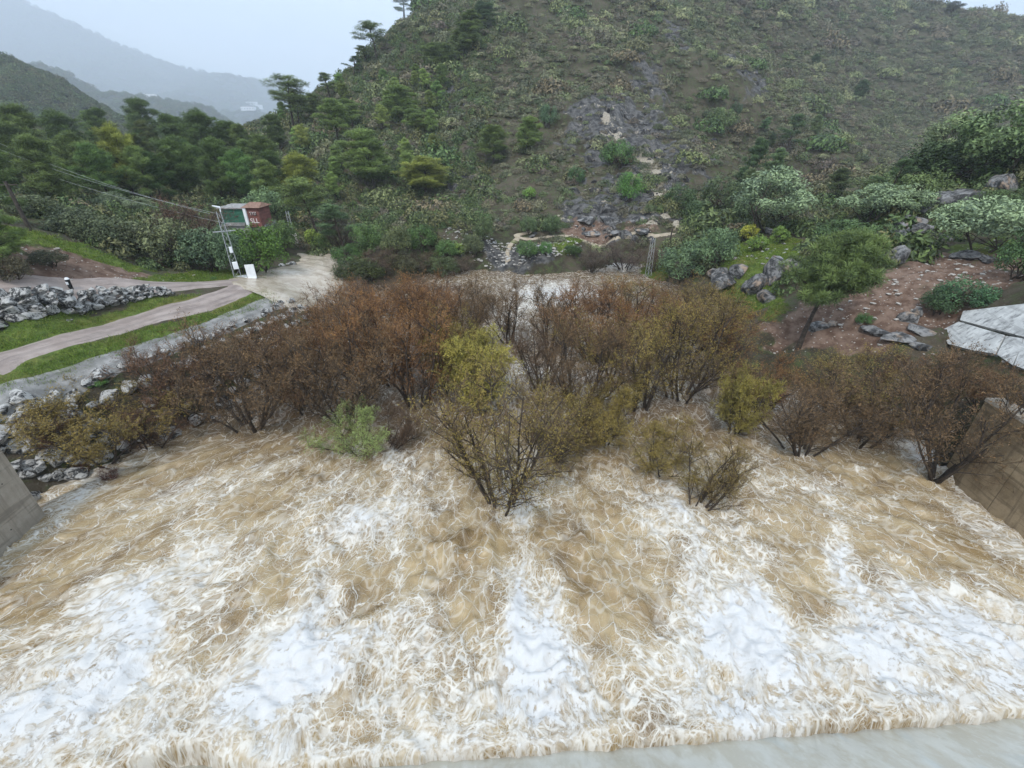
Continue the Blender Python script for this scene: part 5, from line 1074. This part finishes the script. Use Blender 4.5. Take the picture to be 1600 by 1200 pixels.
# grass blades on the verges
def grass_cover():
    rg = np.random.default_rng(9); m_ = leaf_mat('grass_blades', False, [(0, (.085, .15, .022)), (.5, (.13, .21, .035)), (.8, (.17, .19, .05)), (1, (.10, .17, .03))]); ms = []
    for k in range(3):
        n = 26; c = np.c_[rg.normal(0, .13, (n, 2)), np.zeros(n)]; d = unit(np.c_[rg.normal(0, .5, (n, 2)), np.ones(n)]); V, Fc = slivers(c, d, rg.uniform(.07, .18, n), np.full(n, .022), rg); ms.append(mesh_np('tuft%d' % k, V, Fc, [m_], False, dict(tint=np.repeat(rg.uniform(0, 1, n), 3))))
    x, y, rr = cover((-50, 35), (14, 66), 170000, 33); k = (hz(x, y, grass) > .35) & (np.minimum(dist_line(x, y, P_road_l), dist_line(x, y, P_road_u)) > 1.35); x, y = x[k], y[k]; n = len(x); s = rr.lognormal(0, .3, n) * .75
    scatter_stuff('grass', np.c_[x, y, hz(x, y)], np.c_[0 * x, 0 * x, rr.uniform(0, 6.28, n)], np.c_[s, s, s], ms)
grass_cover()
# ------------------------------------------------------------------ concrete
def conc(name, c1, c2, c3, sc=.8, streak=True, lo=.35, hi=.65):
    m, nt, b = mat(name, .85, .3); g = G(nt); p = g.pos(); n = g.noise(p, sc, 7, .68); sv = g.noise(g.scale(p, (3, 3, .25)), 1.2, 5, .65); sh = g.noise(g.scale(p, (.25, .25, 3.2)), 1.4, 4, .6)
    c = g.mix(g.ss(n, lo, hi), c1, c2); c = g.mix(g.ss(sv, .5, .68, 0, .7), c, c3); c = g.mix(g.ss(sh, .52, .62, 0, .55), c, tuple(v * .6 for v in c1)); c = g.mix(g.ss(g.noise(p, 14, 4, .7), .55, .8, 0, .35), c, tuple(v * 1.3 for v in c2))
    g.L.new(c, b.inputs['Base Color']); g.L.new(g.bump(g.math('ADD', n, g.noise(p, 10, 4, .7)), .35, .05), b.inputs['Normal']); return m
M_wl = conc('clean_concrete', (.27, .235, .19), (.36, .32, .265), (.20, .17, .135)); M_wr = conc('stained_concrete', (.17, .125, .075), (.32, .245, .155), (.085, .062, .042), .7)
M_slab = conc('white_concrete', (.42, .42, .41), (.60, .60, .58), (.08, .08, .08), 1.3)
M_joint = simple('dark_joint', (.03, .028, .025))
def training_wall(name, x0, x1, yends, lifts, m_, label, tops=None):
    e = empty(name, ((x0 + x1) / 2, yends[-1], 0), 0, label, 'wall'); ex, ey, _ = e.location; g_ = .012
    for (ya, yb) in zip(yends[:-1], yends[1:]):
        for (za, zb) in lifts:
            mb = MB(); mb.box(((x0 + x1) / 2 - ex, (ya + yb) / 2 - ey, (za + zb) / 2), (x1 - x0, yb - ya - g_ * 2, zb - za - g_)); mb.build('wall_panel', m_, e)
    mb = MB(); mb.box(((x0 + x1) / 2 - ex, (yends[0] + yends[-1]) / 2 - ey, (lifts[0][0] + lifts[-1][1]) / 2 - .02), (x1 - x0 - .05, yends[-1] - yends[0] - .06, lifts[-1][1] - lifts[0][0] - .06)); mb.build('core', M_joint, e)
    return e
e = training_wall('training_wall', -22.4, -21.6, [2.0, 5.5, 9.5, 12.6, 15.6], [(-2.5, 1.15), (1.15, 3.2), (3.2, 5.2)], M_wl, 'clean grey-beige concrete spillway wall at the lower left edge')
for y, z in [(14.9, 2.7), (13.6, 1.9), (14.2, .75), (12.9, 2.6)]:
    mb = MB(); mb.bar((-21.63 - e.location[0], y - e.location[1], z), (-21.592 - e.location[0], y - e.location[1], z), .03, 8); mb.build('tie_hole', M_joint, e)
e = training_wall('training_wall', 22.4, 23.2, [2.0, 7.0, 10.5, 13.4, 16.0, 18.6], [(-2.5, 1.9), (1.9, 4.55)], M_wr, 'brown stained concrete spillway wall at the right edge')
mb = MB(); mb.add([[-.42, -16.6, 4.56], [.42, -16.6, 4.56], [-.42, 0.02, 4.56], [.42, .02, 4.56], [-.42, -16.6, 4.78], [.42, -16.6, 4.78], [-.42, .02, 4.72], [.42, .02, 4.72]], [[0, 2, 3, 1], [4, 5, 7, 6], [0, 1, 5, 4], [2, 6, 7, 3], [0, 4, 6, 2], [1, 3, 7, 5]]); mb.build('coping', M_wl, e)
def prism(name, pts, thick, m_, parent, org, up=None):
    P = np.array(pts); n = unit(np.cross(P[1] - P[0], P[2] - P[0])); n = n if n[2] > 0 else -n; T = P + n * thick; B = P - n * thick; k = len(P); mb = MB()
    mb.add(np.concatenate([B, T]) - org, [list(range(k))[::-1], list(range(k, 2 * k))] + [[i, (i + 1) % k, k + (i + 1) % k, k + i] for i in range(k)]); return mb.build(name, m_, parent)
e = empty('slope_lining', A0, 0, 'cracked white concrete slabs lining the slope above the right wall', 'slab')
for k, q in enumerate([[(1507, 488), (1600, 477), (1720, 462), (1720, 560), (1600, 528), (1502, 502)], [(1500, 504.5), (1572, 526), (1556, 555), (1520, 549), (1483, 539), (1473, 518)], [(1575, 527), (1600, 531), (1598, 545), (1584, 572), (1560, 556)], [(1602, 531.5), (1720, 564), (1720, 620), (1600, 578), (1587, 573)]]):
    prism('slab', [onpl(*v) for v in q], .13, M_slab, e, A0)
# ------------------------------------------------------------------ masts, poles, wires
M_steel = simple('galvanised_steel', (.28, .29, .30), (.42, .43, .44), 4, .5); M_white = simple('white_paint', (.72, .74, .76), (.82, .83, .84), 2, .5); M_pole = simple('tarred_pole', (.035, .028, .022), (.07, .055, .045), 5)
def mast(px, py, top, wb, wt, label, extras=True, zoff=0, rz=.5):
    p = hit(px, py); p[2] += zoff; H = at_Y(px, top, p[1])[2] - p[2]; e = empty('lattice_mast', p, rz, label, 'mast'); c = [(-1, -1), (1, -1), (1, 1), (-1, 1)]
    for a, b in c: mb = MB(); mb.bar((a * wb, b * wb, -.3), (a * wt, b * wt, H), .026, 4); mb.build('leg', M_steel, e)
    mb = MB(); n = int(H / (wb * 2.1)); 
    for i in range(n):
        f0, f1 = i / n, (i + 1) / n; w0, w1 = wb + (wt - wb) * f0, wb + (wt - wb) * f1
        for q in range(4):
            a, b = c[q], c[(q + 1) % 4]; a, b = (a, b) if i % 2 else (b, a); mb.bar((a[0] * w0, a[1] * w0, H * f0), (b[0] * w1, b[1] * w1, H * f1), .012, 3)
    mb.build('bracing', M_steel, e, 'stuff'); return e, p, H
e, pm, Hm = mast(372, 434, 331, .30, .16, 'galvanised lattice mast beside the white panel at the fork')
mb = MB(); mb.bar((-.9, 0, Hm * .72), (.9, 0, Hm * .72), .05, 4); mb.build('crossarm', M_steel, e)
mb = MB(); mb.box((.1, -.42, 1.25), (.42, .25, .62)); mb.build('meter_box', M_white, e)
mb = MB(); mb.box((.2, 0, -.05), (1.1, 1.0, .22)); mb.build('footing', M_white, e)
mb = MB(); mb.box((.1, -.3, Hm * .45), (.25, .2, .5)); mb.build('switch_box', M_white, e)
mb = MB(); mb.bar((.16, 0, Hm), (.2, 0, Hm + .35), .05, 6); mb.bar((.2, 0, Hm + .35), (-.35, -.1, Hm + .55), .09, 6, .05); mb.build('lamp_head', M_white, e)
e2, p2, H2 = mast(461, 386, 330, .22, .14, 'small lattice mast on a pale concrete block in the scrub behind the ford')
M_block = conc('pinkish_concrete', (.48, .42, .36), (.66, .60, .53), (.30, .22, .18), 1.2); mb = MB(); mb.box((0, 0, .6), (.95, .8, 1.9)); mb.build('concrete_block', M_block, e2)
e3, p3, H3 = mast(1012, 434, 372, .26, .16, 'distant lattice mast standing by the grey-green bush on the far right bank')
def pole(a, b, r0, label, arm=False):
    e = empty('utility_pole', a, 0, label, 'pole'); mb = MB(); mb.bar((0, 0, -.3), b - a, r0, 8, r0 * .7); mb.build('pole', M_pole, e)
    if arm: mb = MB(); d = b - a; mb.bar(d * .93 + np.array([-.8, 0, 0]), d * .93 + np.array([.8, 0, 0]), .05, 4); mb.build('crossarm', M_pole, e)
a = hit(47, 360); pole(a, at_Y(8, 283, a[1]), .16, 'dark wooden pole on the grassy mound at the far left', True)
a = hit(1043, 392); pole(a, at_Y(1051, 357, a[1]), .12, 'short dark pole at the right end of the footpath')
top = pm + np.array([0, 0, Hm * .97])
for i, (px, py, Y, lab) in enumerate([(-60, 196, 74, 'uppermost thin power cable running left from the lattice mast'), (-60, 208, 74, 'middle thin power cable running left from the lattice mast'), (-60, 222, 74, 'lowest thin power cable running left from the lattice mast')]):
    b = at_Y(px, py, Y); mb = MB(); n = 14; a_ = top + np.array([(-.8, 0, .8)[i], 0, (0, 0, -.9)[i]]); pts = [a_ + (b - a_) * t + np.array([0, 0, -4 * .9 * t * (1 - t)]) for t in np.linspace(0, 1, n)]
    for u, v in zip(pts[:-1], pts[1:]): mb.bar(u, v, .009, 3)
    tag(mb.build('power_cable', M_steel), lab, 'cable')
p = hit(395, 436); e = empty('notice_panel', p, .25, 'blank white panel standing on the grass at the ford', 'panel'); mb = MB(); mb.box((0, 0, .75), (.78, .10, 1.25)); mb.build('board', M_white, e); mb = MB(); mb.box((0, 0, .07), (.7, .3, .2)); mb.build('foot', M_white, e)
p = hit(113, 454); M_black = simple('black_plastic', (.012, .012, .013)); e = empty('marker_post', p, 0, 'small black marker post with white bands beside the upper road', 'post')
mb = MB(); mb.bar((0, 0, -.1), (0, 0, .8), .11, 8, .13); mb.build('post', M_black, e); mb = MB(); mb.bar((0, 0, .8), (0, 0, .92), .15, 8, .09); mb.build('cap', M_white, e); mb = MB(); mb.box((.0, -.125, .55), (.14, .05, .18)); mb.build('reflector', M_white, e)
# ------------------------------------------------------------------ green shed and brick hut
def text_mesh(body, size, m_, parent, loc, rot, ext=.012):
    cu = bpy.data.curves.new('txt', 'FONT'); cu.body = body; cu.size = size; cu.extrude = ext; cu.align_x = 'CENTER'; cu.offset = .012; o = bpy.data.objects.new('txt', cu); col.objects.link(o)
    me = bpy.data.meshes.new_from_object(o.evaluated_get(bpy.context.evaluated_depsgraph_get())); bpy.data.objects.remove(o); me.materials.clear(); me.materials.append(m_); g_ = link('graffiti', me, parent); g_.location = loc; g_.rotation_euler = rot; return g_
def hut():
    pg = at_Y(387, 350, 56.5); pg = np.array([pg[0], pg[1], pg[2]]); k = depth(pg) / F; M_green = conc('green_sheet', (.035, .13, .085), (.06, .18, .12), (.03, .09, .06)); M_brick = conc('red_wall', (.15, .062, .052), (.23, .09, .075), (.11, .06, .05), 1.5); M_roof = simple('grey_sheet_roof', (.20, .20, .20), (.33, .31, .29), 2); M_tile = simple('clay_tiles', (.17, .10, .07), (.25, .15, .11), 4)
    wg, hg = 38 * k, 22 * k
    e = empty('green_shed', pg - np.array([0, 0, .6]), 0, 'low green sheet-metal shed half hidden in the bushes', 'shed')
    mb = MB(); mb.box((-wg / 2 - .15, 1.6, .6 + hg / 2), (wg, 3.0, hg)); mb.build('wall', M_green, e); mb = MB(); mb.box((-wg / 2 - .15, 1.6, .68 + hg), (wg + .3, 3.4, .13)); mb.build('roof', M_roof, e)
    mb = MB(); mb.box((-wg / 2, .06, .55), (wg * .8, .12, .4)); mb.build('plinth', M_roof, e); mb = MB(); mb.box((-wg / 2 + .6, 1.6, -1.6), (wg + 2.6, 2.9, 4.1)); mb.build('foundation', M_roof, e)
    for i in range(9): mb = MB(); mb.box((-wg - .1 + (i + .5) * wg / 9, .085, .65 + hg / 2), (.05, .03, hg - .1)); mb.build('rib', M_green, e)
    for x, z in [(-wg * .53, hg * .82), (-wg * .40, hg * .55)]: mb = MB(); mb.box((x, .08, z + .5), (.35, .06, .08)); mb.build('vent', M_joint, e)
    q = empty('brick_hut', pg + np.array([.2, -.3, -.8]), -.06, 'narrow red brick hut with graffiti and a white corner, right of the green shed', 'hut'); w2, h2 = 20 * k, 22 * k + .5
    mb = MB(); mb.box((w2 / 2 + .1, 1.3, .5 + h2 / 2), (w2, 2.4, h2)); mb.build('wall', M_brick, q); mb = MB(); mb.box((.0, .1, .5 + h2 / 2), (.34, .36, h2)); mb.build('corner_pillar', M_white, q)
    mb = MB(); mb.add([[-.3, -.15, h2 + .5], [w2 + .4, -.15, h2 + .5], [w2 + .4, 2.8, h2 + .5], [-.3, 2.8, h2 + .5], [.1, 1.3, h2 + .95], [w2, 1.3, h2 + .95]], [[3, 2, 1, 0], [0, 1, 5, 4], [2, 3, 4, 5], [1, 2, 5], [3, 0, 4]]); mb.build('roof', M_tile, q)
    M_g1 = simple('pale_graffiti_paint', (.62, .50, .48), (.75, .66, .62), 6); text_mesh('TGI', .5, M_g1, q, (w2 / 2 + .12, .07, .5 + h2 * .62), (R(90), 0, 0)); text_mesh('TGI', .48, M_black, q, (w2 / 2 + .17, .055, .5 + h2 * .60), (R(90), 0, 0), .01); text_mesh('SLL', .72, M_g1, q, (w2 / 2 + .12, .07, .5 + h2 * .22), (R(90), 0, 0))
hut()
# ------------------------------------------------------------------ far white houses
def on_ridge(RGv, px, py):
    P = RGv.reshape(-1, 3); d = depthv = P[:, 1] * math.cos(PITCH) + (CAMH - P[:, 2]) * math.sin(PITCH); u = 800 + F * P[:, 0] / d; up = P[:, 1] * math.sin(PITCH) + (P[:, 2] - CAMH) * math.cos(PITCH); v = 600 - F * up / d
    return P[np.argmin(np.hypot(u - px, v - py) + P[:, 1] * .002)]
M_house = simple('whitewash', (.85, .86, .87)); M_hroof = simple('pale_roof', (.70, .66, .62)); M_win = simple('dark_window', (.10, .12, .15))
for i, (rv_, px, py, wpx, hpx, lab) in enumerate([(RG_far, 398, 166, 16, 4, 'uppermost white villa of the hazy hillside village'), (RG_far, 388, 173, 20, 4, 'second white row of the hazy village, left part'), (RG_far, 404, 173, 14, 5, 'second white row of the hazy village, right part'), (RG_far, 393, 179, 24, 4, 'third long white terrace of the hazy village'), (RG_far, 395, 189, 24, 5, 'lowest white terrace of the hazy village'), (RG_far, 433, 193, 14, 4, 'white house apart to the right below the village'), (RG_mid, 237, 152, 18, 4, 'long white building on the nearer hazy ridge'), (RG_mid, 217, 151, 6, 3, 'tiny white house left of the long one on the nearer ridge'), (RG_mid, 195, 150, 5, 3, 'tiny pale house at the left of the nearer ridge')]):
    p = on_ridge(rv_, px, py).copy(); k = depth(p) / F; w_, h_ = wpx * k, hpx * k * 1.2; e = empty('white_house', p, .05 * i, lab, 'house'); mb = MB(); mb.box((0, 0, h_ * .4), (w_, w_ * .4, h_)); mb.build('wall', M_house, e); mb = MB(); mb.box((0, 0, h_ * .93), (w_ * .96, w_ * .36, h_ * .08)); mb.build('roof', M_hroof, e)
    for j in range(max(2, int(wpx / 4))): mb = MB(); mb.box((-w_ / 2 + (j + .5) * w_ / max(2, int(wpx / 4)), -w_ * .2, h_ * .45), (w_ * .06, .3, h_ * .28)); mb.build('window', M_win, e)
